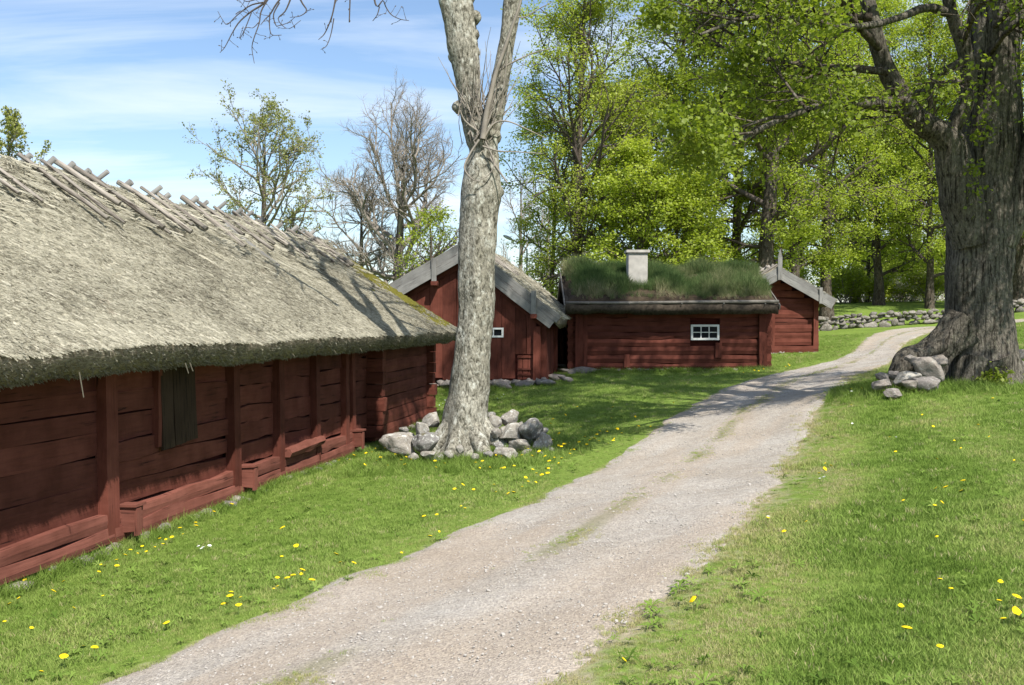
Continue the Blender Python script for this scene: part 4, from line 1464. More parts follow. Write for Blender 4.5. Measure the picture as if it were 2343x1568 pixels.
def sub(parent, name, a, b, mat, label=None):
    o = boxo(parent, name, a, b, mat, label)
    o.matrix_basis = parent.matrix_basis.inverted() @ o.matrix_basis
    return o


fr = 0.062
for a, b in (((wx0, -.06, wz1 - fr), (wx1, .03, wz1)), ((wx0, -.06, wz0), (wx1, .03, wz0 + fr)), ((wx0, -.058, wz0 + fr), (wx0 + fr, .03, wz1 - fr)), ((wx1 - fr, -.058, wz0 + fr), (wx1, .03, wz1 - fr))):
    sub(win, 'window_frame', a, b, WHITE)
iw, ih = wx1 - wx0 - 2 * fr, wz1 - wz0 - 2 * fr
for c in (1, 2):
    q = wx0 + fr + iw * c / 3
    sub(win, 'glazing_bar', (q - .013, -.04, wz0 + fr), (q + .013, -.012, wz1 - fr), WHITE)
for c in range(3):
    a = wx0 + fr + iw * c / 3 + (0.014 if c else 0)
    b = wx0 + fr + iw * (c + 1) / 3 - (0.014 if c < 2 else 0)
    sub(win, 'glazing_bar', (a, -.038, wz0 + fr + ih / 2 - .012), (b, -.013, wz0 + fr + ih / 2 + .012), WHITE)
    for r_ in (0, 1):
        za = wz0 + fr + (ih / 2 + 0.013 if r_ else 0)
        o = sub(win, 'pane', (a, -.026, za), (b, -.022, za + ih / 2 - 0.013), GLASS)
# roof: thatch-like bark edge, turf on top, log holding the turf
ET, RT = 1.95, 3.02
roof_prof = [(-0.55, ET), (2.1, RT - 0.12), (4.75, ET)]


def turf_z(y):
    return np.interp(y, [-0.55, 2.1, 4.75], [ET, RT - 0.10, ET])


# the slab runs along x here: build with swapped axes through a rotated child
M_rot = Matrix(((0, 1, 0, 0), (1, 0, 0, 0), (0, 0, 1, 0), (0, 0, 0, 1)))
BARKEDGE = plain('bark_and_peat', (0.062, 0.050, 0.038), 0.95, 0.6, 14, 0.08, 1.0)
o = slab_roof(cot, roof_prof, -0.15, 6.0, 0.27, BARKEDGE, 12, 'roof', ny_=120, amp=0.035)
V = np.empty(len(o.data.vertices) * 3, np.float32)
o.data.vertices.foreach_get('co', V)
V = V.reshape(-1, 3)[:, [1, 0, 2]]
o.data.vertices.foreach_set('co', V.ravel().copy())
o.data.flip_normals()
o.data.update()
c_roof = o
# peat layer
yy = np.concatenate([np.linspace(-0.50, 2.1, 30), np.linspace(2.19, 4.7, 26)])
xx = np.linspace(-0.08, 5.93, 90)
TX, TY = np.meshgrid(xx, yy, indexing='ij')
TZ = turf_z(TY) + 0.14 * np.clip(np.minimum((TY + 0.50) / 0.16, (4.7 - TY) / 0.16), 0, 1) * np.clip(np.minimum((TX + 0.08) / 0.12, (5.93 - TX) / 0.12), 0, 1)
TZ = TZ + 0.035 * fbm(np.stack([TX * 2.5, TY * 2.5, TX * 0], -1), 3, 15)
nx, ny = TX.shape
ii, jj = np.meshgrid(np.arange(nx - 1), np.arange(ny - 1), indexing='ij')
F = np.stack([ii * ny + jj, (ii + 1) * ny + jj, (ii + 1) * ny + jj + 1, ii * ny + jj + 1], -1).reshape(-1, 4)
link('turf', mesh_np('turf', np.stack([TX, TY, TZ], -1).reshape(-1, 3), F, [SOIL], True), c_roof)
TURFS = [tuft('roof_grass_tuft', 16, 0.39, 0.008, 0.08, 0.45, TURF, 90 + i_) for i_ in range(5)]
n = 17000
x = RNG.uniform(-0.05, 5.9, n)
y = np.where(RNG.uniform(size=n) < 0.8, -0.42 + 2.75 * RNG.uniform(0, 1, n) ** 0.75, RNG.uniform(2.2, 4.6, n))
dens = 0.62 + 0.65 * fbm(np.stack([x * 1.5, y * 1.4, x * 0], 1), 3, 19)
dens = np.minimum(dens, 0.15 + 1.3 * np.clip((y + 0.45) / 0.55, 0, 1))
dens = np.where(x < 0.5, dens - 0.35 * (0.5 - x) / 0.5, dens)
ok = (RNG.uniform(size=n) < dens) & ~((np.abs(x - 2.09) < 0.36) & (np.abs(y - 1.0) < 0.36))
x, y = x[ok], y[ok]
n = len(x)
tn = 0.24 + 0.26 * fbm(np.stack([x * 1.1 + 5, y * 1.3, x * 0], 1), 3, 23) + RNG.normal(0, 0.1, n) + 0.28 * sstep(0.6, -0.3, y) + 0.25 * sstep(0.6, 0, x)
sc_ = RNG.uniform(0.55, 1.15, n) * np.clip(0.45 + (y + 0.45) / 1.1, 0.4, 1.0) * (1 + 0.42 * fbm(np.stack([x * 1.9, y * 1.5, x * 0], 1), 2, 29))
rot = np.stack([RNG.normal(0.18, 0.18, n), RNG.normal(0.08, 0.18, n), RNG.uniform(0, 6.28, n)], 1)
scatter('roof_grass', TURFS, np.stack([x, y, turf_z(y) + 0.10], 1), rot, sc_, np.clip(tn, 0, 1), c_roof)
pole(c_roof, 'turf_log', (-0.14, -0.53, ET + 0.055), (6.0, -0.53, ET + 0.10), 0.042, AGED, 8, 1.1, 1.0, 0.02)
for q in (0.5, 1.7, 3.2, 4.4, 5.6):
    pole(c_roof, 'peg', (q, -0.60, ET + 0.03), (q, -0.40, ET + 0.05), 0.018, GREY, 6)
for (xx, sg) in ((-0.17, 1), (6.02, 1)):
    for (ya, za, yb, zb) in ((-0.58, ET - 0.02, 2.1, RT + 0.0), (4.75, ET - 0.02, 2.1, RT + 0.0)):
        beam(c_roof, 'verge_board', (xx, ya, za - 0.06), (xx, yb, zb - 0.10), 0.15, 0.03, AGED, wob=0.005, segs=4)
# chimney
ch = boxo(c_roof, 'chimney', (1.80, 0.72, 2.2), (2.38, 1.30, 3.53), PLASTER, 'pale plastered chimney with a flat slab on top', 0.015)
sub(ch, 'cap_slab', (1.74, 0.66, 3.532), (2.44, 1.36, 3.61), PLASTER)
for i in range(34):
    w = random.uniform(0.18, 0.46)
    xx = 0.0 + 5.8 * (i + random.random()) / 34
    gg = gz1(C_O[0] + xx, C_O[1] - 0.1) - CB
    place_stone(random.choice(STONES_D), 'foundation_stone', (xx, 0.02 - random.uniform(0, 0.06), min(gg + 0.03, 0.0)), (w, 0.28, random.uniform(0.12, 0.2)), cot)
place_stone(STONES_D[2], 'foundation_stone', (0.3, -0.22, gz1(C_O[0] + 0.3, C_O[1] - 0.22) - CB + 0.04), (1.05, 0.45, 0.34), cot)

# ------------------------------------------------------------------ small log house beyond the cottage
LB = CZ - 1.20
logh = thing('log_house', 'small red log house with pointed finial and grey barge boards', 'log house', (L_O[0], L_O[1], LB), 0.0)
LR, LE = (0.0, 2.94), (1.92, 1.84)
l_top = lambda x_: LR[1] + (LE[1] - LR[1]) * abs(x_) / LE[0]
bb = Buf()
bb.add([(-1.38, .1, .03), (1.38, .1, .03), (1.38, .1, 1.85), (0, .1, 2.6), (-1.38, .1, 1.85), (-1.38, 4.6, .03), (1.38, 4.6, .03), (1.38, 4.6, 1.85), (0, 4.6, 2.6), (-1.38, 4.6, 1.85)],
       [(0, 1, 2, 3, 4), (9, 8, 7, 6, 5), (0, 5, 6, 1), (1, 6, 7, 2), (4, 9, 5, 0), (2, 7, 8, 3), (3, 8, 9, 4)])
link('dark_core', bb.mesh('dark_core', [REDD]), logh)  # added core; its dark red stands for shade between the logs
z = 0.28
while z < 2.5:
    h = random.uniform(0.19, 0.27)
    hw = min(1.36, max(0.1, (LR[1] - 0.33 - (z + h * 0.6)) / (LR[1] - LE[1]) * LE[0]))
    beam(logh, 'wall_log', (-hw, 0.04 + random.gauss(0, 0.006), z + h / 2), (hw, 0.04 + random.gauss(0, 0.006), z + h / 2 + random.gauss(0, 0.01)), h - 0.004, 0.13, RED, wob=0.009, segs=6, belly=0.016)
    z += h
beam(logh, 'sill_beam', (-1.42, -0.03, 0.14), (1.42, -0.03, 0.15), 0.25, 0.2, RED, wob=0.007, segs=5, belly=0.01)
for xx, zz in ((1.34, 1.95), (-0.16, 2.3), (-1.34, 1.95)):
    beam(logh, 'post', (xx, -0.06, 0.27), (xx, -0.06, zz), 0.17, 0.13, RED, up=(1, 0, 0), wob=0.005, segs=4)
for yy in (1.2, 2.6, 4.4):
    beam(logh, 'post', (1.42, yy, 0.1), (1.42, yy, 1.9), 0.17, 0.1, RED, up=(0, 1, 0), wob=0.005, segs=3)
l_roof = slab_roof(logh, [(-LE[0], LE[1]), (-0.05, LR[1]), (0.05, LR[1]), (LE[0], LE[1])], -0.40, 4.9, 0.24, THATCH, 8, amp=0.05)
slope_reeds('reed_surface', l_roof, 0, LR[1], LE[0], LE[1], -0.38, 4.8, 4200, 0.36, 8, 0.05)
slope_reeds('reed_surface', l_roof, 0, LR[1], -LE[0], LE[1], -0.38, 4.8, 2400, 0.36, 8, 0.05)
for sg in (1, -1):
    d_ = Vector((sg * LE[0], 0, LE[1] - LR[1])).normalized()
    up_ = Vector((-d_.z * sg, 0, d_.x * sg))
    a0, a1 = Vector((0, 0, LR[1])), Vector((sg * LE[0], 0, LE[1]))
    for off, yy in ((-0.06, -0.43), (-0.25, -0.455)):
        beam(logh, 'barge_board', a0 + up_ * off + Vector((0, yy, 0)) + d_ * 0.05, a1 + up_ * off + Vector((0, yy, 0)), 0.19, 0.03, GREY, up=up_, wob=0.004, segs=4)
fb = beam(logh, 'finial_board', (0.0, -0.495, 2.52), (0.0, -0.495, 3.30), 0.145, 0.035, GREY, up=(1, 0, 0), wob=0.002, segs=2)
beam(fb, 'point', (0.785, 0, 0), (1.05, 0, 0), 0.14, 0.033, GREY, wob=0.0, segs=1, taper=0.12)
beam(logh, 'bracket_board', (1.39, -0.495, 1.72), (1.39, -0.495, 2.26), 0.11, 0.03, GREY, up=(1, 0, 0), wob=0.002, segs=2)
for (yy, L_, sg) in ((0.35, 1.35, 1), (1.2, 1.2, 1), (2.2, 1.3, 1), (3.3, 1.2, 1), (0.2, 1.1, -1), (1.3, 1.2, -1), (2.6, 1.2, -1)):
    d_ = Vector((sg * LE[0], 0, LE[1] - LR[1])).normalized()
    t0 = Vector((0, yy, LR[1] + 0.07))
    pole(logh, 'ridge_pole', t0 - d_ * 0.1, t0 + d_ * L_, 0.06, POLE, 7, 1.0, 1.0)
for i in range(18):
    w = random.uniform(0.16, 0.5)
    xx = -1.4 + 2.85 * (i + random.random()) / 18
    gg = gz1(L_O[0] + xx, L_O[1] - 0.1) - LB
    place_stone(random.choice(STONES_D), 'foundation_stone', (xx, 0.0 - random.uniform(0, 0.12), min(gg + 0.08, 0.0)), (w, 0.3, random.uniform(0.14, 0.26)), logh)

# ------------------------------------------------------------------ trees
class Wood:
    """Collects tubes (4-sided faces) for one mesh; plain tubes are built together, grouped by ring count and sides."""

    def __init__(self):
        self.V, self.F, self.n, self.q = [], [], 0, {}

    def tube(self, pts, rad, k, rel=None):
        if rel is None:
            self.q.setdefault((len(pts), k), []).append((pts, rad))
            return
        V, F = tube_vf(pts, rad, k, rel, cap=False)
        self.V.append(V)
        self.F.append(F + self.n)
        self.n += len(V)

    def flush(self):
        for (n, k), lst in self.q.items():
            P_ = np.array([a for a, _ in lst], float)
            R_ = np.array([b for _, b in lst], float)
            B_ = len(lst)
            T = np.gradient(P_, axis=1)
            T /= np.linalg.norm(T, axis=2)[..., None] + 1e-12
            ref = np.where(np.abs(T[:, :1, :1]) < 0.8, np.array([1.0, 0, 0]), np.array([0, 1.0, 0]))
            A = ref - (T * ref).sum(2)[..., None] * T
            A /= np.linalg.norm(A, axis=2)[..., None] + 1e-12
            Bn = np.cross(T, A)
            an = np.linspace(0, 2 * math.pi, k, endpoint=False)
            dirs = A[:, :, None] * np.cos(an)[None, None, :, None] + Bn[:, :, None] * np.sin(an)[None, None, :, None]
            V = (P_[:, :, None] + dirs * R_[:, :, None, None]).reshape(-1, 3)
            i = np.arange(n - 1)[:, None] * k
            j = np.arange(k)[None]
            j2 = (j + 1) % k
            F = np.stack([i + j, i + j2, i + k + j2, i + k + j], -1).reshape(-1, 4)
            F = (F[None] + (np.arange(B_) * n * k)[:, None, None]).reshape(-1, 4)
            self.V.append(V)
            self.F.append(F + self.n)
            self.n += len(V)
        self.q = {}

    def mesh(self, name, mat, smooth=True):
        self.flush()
        return mesh_np(name, np.concatenate(self.V), np.concatenate(self.F), [mat], smooth)


def unit(v):
    return v / (math.sqrt(float((v * v).sum())) + 1e-12)


def cross3(a, b):
    return np.array((a[1] * b[2] - a[2] * b[1], a[2] * b[0] - a[0] * b[2], a[0] * b[1] - a[1] * b[0]))


def sides(r):
    return 10 if r > 0.12 else 7 if r > 0.05 else 5 if r > 0.018 else 3


def grow(W, leaves, p, d, L, r, lvl, cfg, rg):
    """One branch and its children. cfg: per level dicts."""
    c = cfg[lvl]
    n = c.get('n', 5)
    pts, rad = [p], [r]
    d = unit(d)
    seg = L / (n - 1)
    for i in range(1, n):
        d = unit(d + rg.normal(0, c['wander'], 3) + np.array([0, 0, c['trop']]) * (i / n))
        p = p + d * seg
        pts.append(p)
        rad.append(r * (1 - i / (n - 1) * (1 - c.get('tip', 0.35))))
    pts = np.array(pts)
    W.tube(pts, rad, sides(r))
    last = lvl == len(cfg) - 1
    if leaves is not None and lvl >= len(cfg) - 2:
        a = 0.25 if last else 0.55
        for f in np.linspace(a, 1, c.get('anchors', 4)):
            q = f * (n - 1)
            i = min(int(q), n - 2)
            leaves.append(pts[i] * (1 - (q - i)) + pts[i + 1] * (q - i))
    if last:
        return
    kids = c['kids']
    for j in range(kids):
        f = c.get('from', 0.25) + (1 - c.get('from', 0.25)) * (j + rg.uniform(0.2, 0.9)) / kids
        f = min(f, 0.99)
        q = f * (n - 1)
        i = min(int(q), n - 2)
        base = pts[i] * (1 - (q - i)) + pts[i + 1] * (q - i)
        dd = unit(pts[i + 1] - pts[i])
        perp = unit(cross3(dd, rg.normal(size=3)))
        if c.get('flat'):
            perp = unit(perp * np.array([1, 1, 1 - c['flat']]))
        an = R(rg.uniform(*c['ang']))
        cd = dd * math.cos(an) + perp * math.sin(an)
        rr = r * (1 - f * (1 - c.get('tip', 0.35)))
        grow(W, leaves, base, cd, L * rg.uniform(*c['ratio']) * (1.05 - 0.45 * f), min(rr * 0.8, r * c.get('rr', 0.5)), lvl + 1, cfg, rg)


def leaf_mesh(name, anchors, count, size, spread, mat, rg, droop=0.3, flat=0.5, wide=0.8, tone=0.5, tvar=0.22, box=None):
    A = np.asarray(anchors)
    idx = rg.integers(0, len(A), count)
    off = rg.normal(0, spread, (count, 3))
    off[:, 2] *= 0.6
    C = A[idx] + off
    if box is not None:
        C = C[box(C)]
        count = len(C)
        idx = idx[:count]
    ax = rg.normal(size=(count, 3))
    ax[:, 2] = ax[:, 2] * (1 - flat) - droop
    ax /= np.linalg.norm(ax, axis=1)[:, None]
    up = rg.normal(0, 0.55, (count, 3))
    up[:, 2] += 1
    sd = np.cross(ax, up)
    sd /= np.linalg.norm(sd, axis=1)[:, None] + 1e-9
    nn = np.cross(sd, ax)
    s = size * rg.uniform(0.6, 1.3, count)[:, None]
    b = C
    t = C + ax * s
    l = C + ax * s * 0.45 + sd * s * wide * 0.5 + nn * s * 0.10
    r_ = C + ax * s * 0.45 - sd * s * wide * 0.5 + nn * s * 0.10
    V = np.stack([b, l, t, r_], 1).reshape(-1, 3)
    k = np.arange(count)[:, None] * 4
    F = np.concatenate([k + np.array([[0, 1, 2]]), k + np.array([[0, 2, 3]])], 1).reshape(-1, 3)
    # clump tone: neighbours alike, plus a little per leaf
    tn = tone + 0.20 * fbm(C * 0.8, 2, 3) + rg.normal(0, tvar * 0.5, count)
    return mesh_np(name, V, F, [mat], False, None, [('tone', 'FACE', 'FLOAT', np.repeat(np.clip(tn, 0, 1), 2).astype(np.float32))])


def make_tree(name, label, base, H, spread, cfgs, mats, nleaf, lsize, lspread, seed, r0, crown_from=0.18, nlimb=20, lean=(0, 0), leafkw=None, group=None, limb_ang=(75, 25), shape=None, stems=1, cat='tree'):
    """Trunk with limbs at all heights, each limb a small branching system, leaves round the twigs."""
    rg = np.random.default_rng(seed)
    root = thing(name, label, cat, base, 0.0, group)
    Wt, Wb = Wood(), Wood()
    leaves = []
    shape = shape or (lambda h: math.sin(math.pi * min(1, 0.12 + 0.80 * h)) ** 0.75)
    for st in range(stems):
        n = 12
        hh = np.linspace(0, 1, n)
        a0 = rg.uniform(0, 6.28)
        dx = lean[0] * hh + (0.12 * st * spread) * hh * math.cos(a0 + st * 2.4) + np.cumsum(rg.normal(0, 0.012 * H / 6, n)) * (hh > 0.1)
        dy = lean[1] * hh + (0.12 * st * spread) * hh * math.sin(a0 + st * 2.4) + np.cumsum(rg.normal(0, 0.012 * H / 6, n)) * (hh > 0.1)
        pts = np.stack([dx, dy, hh * H * (1 - 0.12 * st) - 0.15], 1)
        rr = r0 * (1 - 0.25 * st)
        rad = rr * (1 - hh) ** 0.75 + 0.02
        rad[0] *= 1.45
        P_ = catmull(pts, 40)
        Rd = np.interp(np.linspace(0, 1, 40), hh, rad)
        Wt.tube(P_, Rd, 12, lambda u, a, p: 1 + 0.10 * fbm(np.stack([np.cos(a) * 2, np.sin(a) * 2, p[..., 2] * 1.2], -1), 2, seed))
        for j in range(nlimb // stems):
            f = crown_from + (0.97 - crown_from) * ((j + rg.uniform(0, 0.8)) / (nlimb // stems)) ** 0.9
            q = f * 39
            i = min(int(q), 38)
            b = P_[i] * (1 - (q - i)) + P_[i + 1] * (q - i)
            hf = (f - crown_from) / (1 - crown_from)
            L = spread * shape(hf) * rg.uniform(0.75, 1.15)
            an = R(limb_ang[0] + (limb_ang[1] - limb_ang[0]) * hf + rg.normal(0, 7))
            az = j * 2.399 + rg.uniform(-0.4, 0.4)
            d = np.array([math.cos(az) * math.sin(an), math.sin(az) * math.sin(an), math.cos(an)])
            rl = min(Rd[i] * 0.62, 0.03 + 0.028 * L)
            grow(Wb, leaves, b, d, L, rl, 0, cfgs, rg)
    link('trunk', Wt.mesh('trunk', mats[0]), root)
    link('branches', Wb.mesh('branches', mats[1]), root)
    if nleaf:
        link('crown', leaf_mesh('crown', leaves, nleaf, lsize, lspread, mats[2], rg, **(leafkw or {})), root)
    return root


CFG_LEAFY = [dict(n=6, wander=0.16, trop=0.04, kids=7, ang=(30, 60), ratio=(0.42, 0.68), tip=0.3, **{'from': 0.2}, anchors=3),
             dict(n=5, wander=0.18, trop=0.0, kids=5, ang=(30, 65), ratio=(0.35, 0.6), tip=0.35, flat=0.4, anchors=3),
             dict(n=4, wander=0.2, trop=-0.05, tip=0.4, anchors=4)]
CFG_BARE = [dict(n=7, wander=0.22, trop=0.08, rr=0.42, kids=8, ang=(25, 55), ratio=(0.45, 0.7), tip=0.35, **{'from': 0.22}, anchors=3),
            dict(n=6, wander=0.22, trop=0.12, rr=0.42, kids=7, ang=(25, 55), ratio=(0.4, 0.65), tip=0.35, anchors=3),
            dict(n=5, wander=0.24, trop=0.14, rr=0.45, kids=8, ang=(22, 50), ratio=(0.45, 0.75), tip=0.5, anchors=3),
            dict(n=3, wander=0.2, trop=0.18, tip=0.5, anchors=3)]
CFG_BUD = [dict(n=6, wander=0.2, trop=0.10, kids=6, ang=(30, 58), ratio=(0.4, 0.65), tip=0.3, **{'from': 0.2}, anchors=3),
           dict(n=5, wander=0.2, trop=0.12, kids=7, ang=(28, 55), ratio=(0.4, 0.65), tip=0.4, anchors=3),
           dict(n=5, wander=0.2, trop=0.12, tip=0.5, anchors=4)]


def foot(px, d, dz=0.0):
    q = P(px, 700, d)
    return Vector((q.x, d, gz1(q.x, d) + dz))


MAPLE = (BARK_DARK, BARK_TWIG_D, LEAF_MAPLE)
BEECH = (BARK_DARK, BARK_TWIG_D, LEAF_BEECH)
GRP = 'leafy trees behind the houses'
lk = dict(droop=0.2, flat=0.35, wide=0.85)
make_tree('beech_tree', 'airy yellow-green young tree between forked trunk and chimney', foot(1318, 46), 16.2, 4.7, CFG_LEAFY, BEECH, 46000, 0.095, 0.20, 201, 0.22, 0.12, 36, (0.3, 0), lk, limb_ang=(60, 18), stems=2)
make_tree('beech_tree', 'thin-stemmed pale green tree just left of the turf roof', foot(1262, 50), 10.5, 3.1, CFG_LEAFY, BEECH, 16000, 0.105, 0.22, 202, 0.13, 0.2, 18, (0.2, 0), lk)
maples = [
    (1480, 53, 12.0, 4.4, 30000, 0.20, 'bushy bright green tree rising behind the cottage chimney'),
    (1585, 50, 17.5, 4.6, 34000, 0.22, 'leafy green tree behind the middle of the turf roof'),
    (1690, 49, 19.0, 4.5, 34000, 0.24, 'leafy green tree behind the right half of the turf roof'),
    (1746, 45, 20.0, 4.6, 34000, 0.36, 'thick leaning trunk with green crown just behind the finial'),
    (1817, 51, 19.0, 4.6, 34000, 0.27, 'leafy green tree right of the finial, behind the log house'),
    (1890, 54, 18.0, 4.6, 34000, 0.27, 'leafy green tree with straight trunk at the log house corner'),
    (2010, 60, 17.0, 5.0, 34000, 0.24, 'leafy green tree beyond the stone wall and grassy bank'),
    (2126, 57, 16.0, 4.4, 30000, 0.19, 'slender green tree on the bank left of the huge lime'),
    (2331, 56, 18.0, 5.0, 30000, 0.40, 'leafy tree beyond the stone wall right of the huge lime'),
]
for i, (px, d, H, sp, nl, r0, lab) in enumerate(maples):
    nl = nl * 0.72
    make_tree('maple_tree', lab, foot(px, d), H, sp, CFG_LEAFY, MAPLE, int(nl * 2.0), 0.103, 0.25, 300 + i, r0, 0.16 if px in (1690, 1746, 1817, 1890) else 0.10, 30, (0.9 if px == 1746 else random.uniform(-0.3, 0.3), 0), dict(lk, tone=0.42 + 0.06 * (i % 3)), GRP)
for i, (px, d, H, sp, lab) in enumerate(((1462, 44, 7.6, 2.9, 'low sunlit green tree peeping over the turf left of the chimney'), (1548, 44, 6.6, 2.6, 'low sunlit green tree over the middle of the turf roof'), (1985, 66, 9.0, 4.2, 'low green tree filling the gap above the bank bushes'), (2090, 68, 9.0, 4.0, 'low green tree above the white-flowering bush'))):
    make_tree('maple_tree', lab, foot(px, d), H, sp, CFG_LEAFY, MAPLE, 20000, 0.115, 0.22, 360 + i, 0.1, 0.1, 22, (0, 0), dict(lk, tone=0.55), GRP)
# far row closing the view under the crowns
for i, (px, d, H, sp, lab) in enumerate(((1400, 74, 15, 5.5, 'distant green tree seen in the gap left of the chimney'), (1960, 82, 17, 6.5, 'distant green tree over the flowering bushes'), (2230, 80, 17, 6.5, 'distant green tree behind the huge lime trunk'),
                                         (1830, 76, 16, 5.5, 'distant green tree low behind the log house roof'), (2100, 78, 15, 5.5, 'distant green tree behind the slender tree on the bank'))):
    make_tree('maple_tree', lab, foot(px, d), H, sp, CFG_LEAFY, MAPLE, 17000, 0.19, 0.36, 340 + i, 0.25, 0.03, 26, (0, 0), dict(lk, tone=0.5), GRP)
# bare and budding trees on the left
make_tree('bare_tree', 'big gnarled bare tree behind the thatched ridge', foot(905, 58), 10.4, 5.7, CFG_BARE, (BARK_DARK, BARK_TWIG), 0, 0, 0, 401, 0.36, 0.20, 22, (0.4, 0), limb_ang=(66, 26))
make_tree('bare_tree', 'slimmer bare tree at the lower end of the thatched ridge', foot(825, 62), 8.8, 4.0, CFG_BARE, (BARK_DARK, BARK_TWIG), 0, 0, 0, 402, 0.2, 0.2, 13, (0.2, 0), limb_ang=(55, 18))
make_tree('shrub_tree', 'small yellow-green leafing tree left of the grey barge boards', foot(985, 52), 6.8, 2.0, CFG_LEAFY, BEECH, 3000, 0.13, 0.22, 403, 0.1, 0.15, 14, (0, 0), lk)
make_tree('bare_tree', 'bare grey tree in the gap right of the forked trunk', foot(1190, 66), 9.5, 3.6, CFG_BARE, (BARK_TWIG, BARK_TWIG), 0, 0, 0, 404, 0.15, 0.12, 8, (0, 0), limb_ang=(55, 15))
make_tree('bare_tree', 'low bare grey tree left of the turf roof', foot(1255, 70), 8.5, 3.4, CFG_BARE, (BARK_TWIG, BARK_TWIG), 0, 0, 0, 405, 0.14, 0.1, 8, (0, 0), limb_ang=(55, 15))
BUDDY = (BARK_DARK, BARK_TWIG, LEAF_BUD)
make_tree('budding_tree', 'round budding tree standing behind the thatched ridge', foot(600, 46), 9.9, 3.8, CFG_BUD, BUDDY, 13000, 0.09, 0.06, 410, 0.2, 0.30, 26, (0.2, 0), dict(droop=-0.3, flat=0.2, wide=0.8), limb_ang=(78, 20))
make_tree('budding_tree', 'budding treetop over the left end of the thatched ridge', foot(18, 42), 10.2, 1.9, CFG_BUD, BUDDY, 5000, 0.11, 0.06, 411, 0.12, 0.3, 18, (0.1, 0), dict(droop=-0.3, flat=0.2, wide=0.8), limb_ang=(45, 15))

# ------------------------------------------------------------------ the old pollarded ash in front
ash = thing('ash_tree', 'tall grey forked ash trunk with bristling shoots, stones round its foot', 'tree', (0, 0, 0))
rg = np.random.default_rng(77)


def trunk_rel(seed, flute, lump):
    def f(u, a, p):
        return 1 + lump * fbm(p * 2.6, 3, seed) + flute * fbm(np.stack([np.cos(a) * 2.2, np.sin(a) * 2.2, p[..., 2] * 0.35], -1), 2, seed + 5) + 0.02 * fbm(p * 11, 2, seed + 9)
    return f


def px_path(rows, d, dd=0.0):
    """rows: (px, py, radius) -> points at depth d (+ dd per row)"""
    pts = [P(r_[0], r_[1], d + dd * i + (r_[3] if len(r_) > 3 else 0)) for i, r_ in enumerate(rows)]
    return np.array([tuple(p) for p in pts]), np.array([r_[2] for r_ in rows])


def fat(W, rows, d, n, k, rel, dd=0.0):
    p, r_ = px_path(rows, d, dd)
    rr = catmull(np.stack([r_, r_, r_], 1), n)[:, 0]
    W.tube(catmull(p, n), rr, k, rel)
    return p, r_


AD = 17.0
Wt = Wood()
rel = trunk_rel(3, 0.10, 0.06)
fat(Wt, [(1062, 1075, .78), (1064, 1040, .60), (1065, 1005, .43), (1067, 970, .375), (1072, 910, .335), (1079, 805, .298), (1088, 700, .298), (1089, 600, .305), (1094, 500, .320), (1099, 445, .338), (1103, 400, .300),
         (1106, 350, .235), (1102, 318, .265), (1090, 285, .25), (1077, 250, .20), (1072, 200, .20), (1066, 150, .225), (1058, 100, .245), (1053, 60, .26), (1046, 20, .27), (1034, -40, .25), (1010, -140, .21), (985, -300, .17), (950, -520, .12), (930, -760, .07)], AD, 200, 40, rel)
fat(Wt, [(1106, 345, .15), (1118, 300, .17), (1128, 260, .155), (1140, 200, .140), (1150, 150, .130), (1161, 90, .128), (1168, 40, .138), (1174, 0, .145), (1185, -80, .13), (1200, -250, .11), (1215, -480, .08), (1225, -700, .05)], AD, 90, 26, trunk_rel(8, 0.08, 0.10))
fat(Wt, [(1050, 20, .16), (1072, -40, .17), (1085, -130, .15), (1100, -330, .11), (1120, -560, .07)], AD, 40, 18, trunk_rel(8, 0.08, 0.10), 0.1)
# wounds and burls
for (px, py, r_) in ((1036, 130, .10), (1046, 245, .09), (1088, 40, .10), (1087, 80, .09), (1088, 120, .085), (1128, 315, .13), (1072, 420, .12), (1138, 440, .10)):
    c = np.array(P(px, py, AD - 0.02))
    Wt.tube(np.array([c + np.array([0, 0.05, -1.1 * r_]), c + np.array([0, 0, -0.5 * r_]), c, c + np.array([0, 0, .5 * r_]), c + np.array([0, 0.05, 1.1 * r_])]), [0.25 * r_, 0.85 * r_, r_, 0.85 * r_, 0.25 * r_], 10, trunk_rel(int(px), 0.1, 0.2))
# root flares
for (a, L) in ((200, .9), (250, .8), (300, .95), (345, .8), (20, .7), (150, .9), (90, .6)):
    dx, dy = math.cos(R(a)), math.sin(R(a))
    c = P(1066, 1005, AD)
    g0 = gz1(c.x + dx * L, c.y + dy * L)
    Wt.tube(np.array([(c.x + dx * .15, c.y + dy * .15, c.z + .35), (c.x + dx * .38, c.y + dy * .38, c.z + .05), (c.x + dx * .65, c.y + dy * .65, (c.z + g0) / 2 - .08), (c.x + dx * L, c.y + dy * L, g0 - .12)]), [.16, .15, .11, .05], 9, trunk_rel(a, 0.1, 0.1))
link('trunk', Wt.mesh('trunk', BARK_ASH), ash)

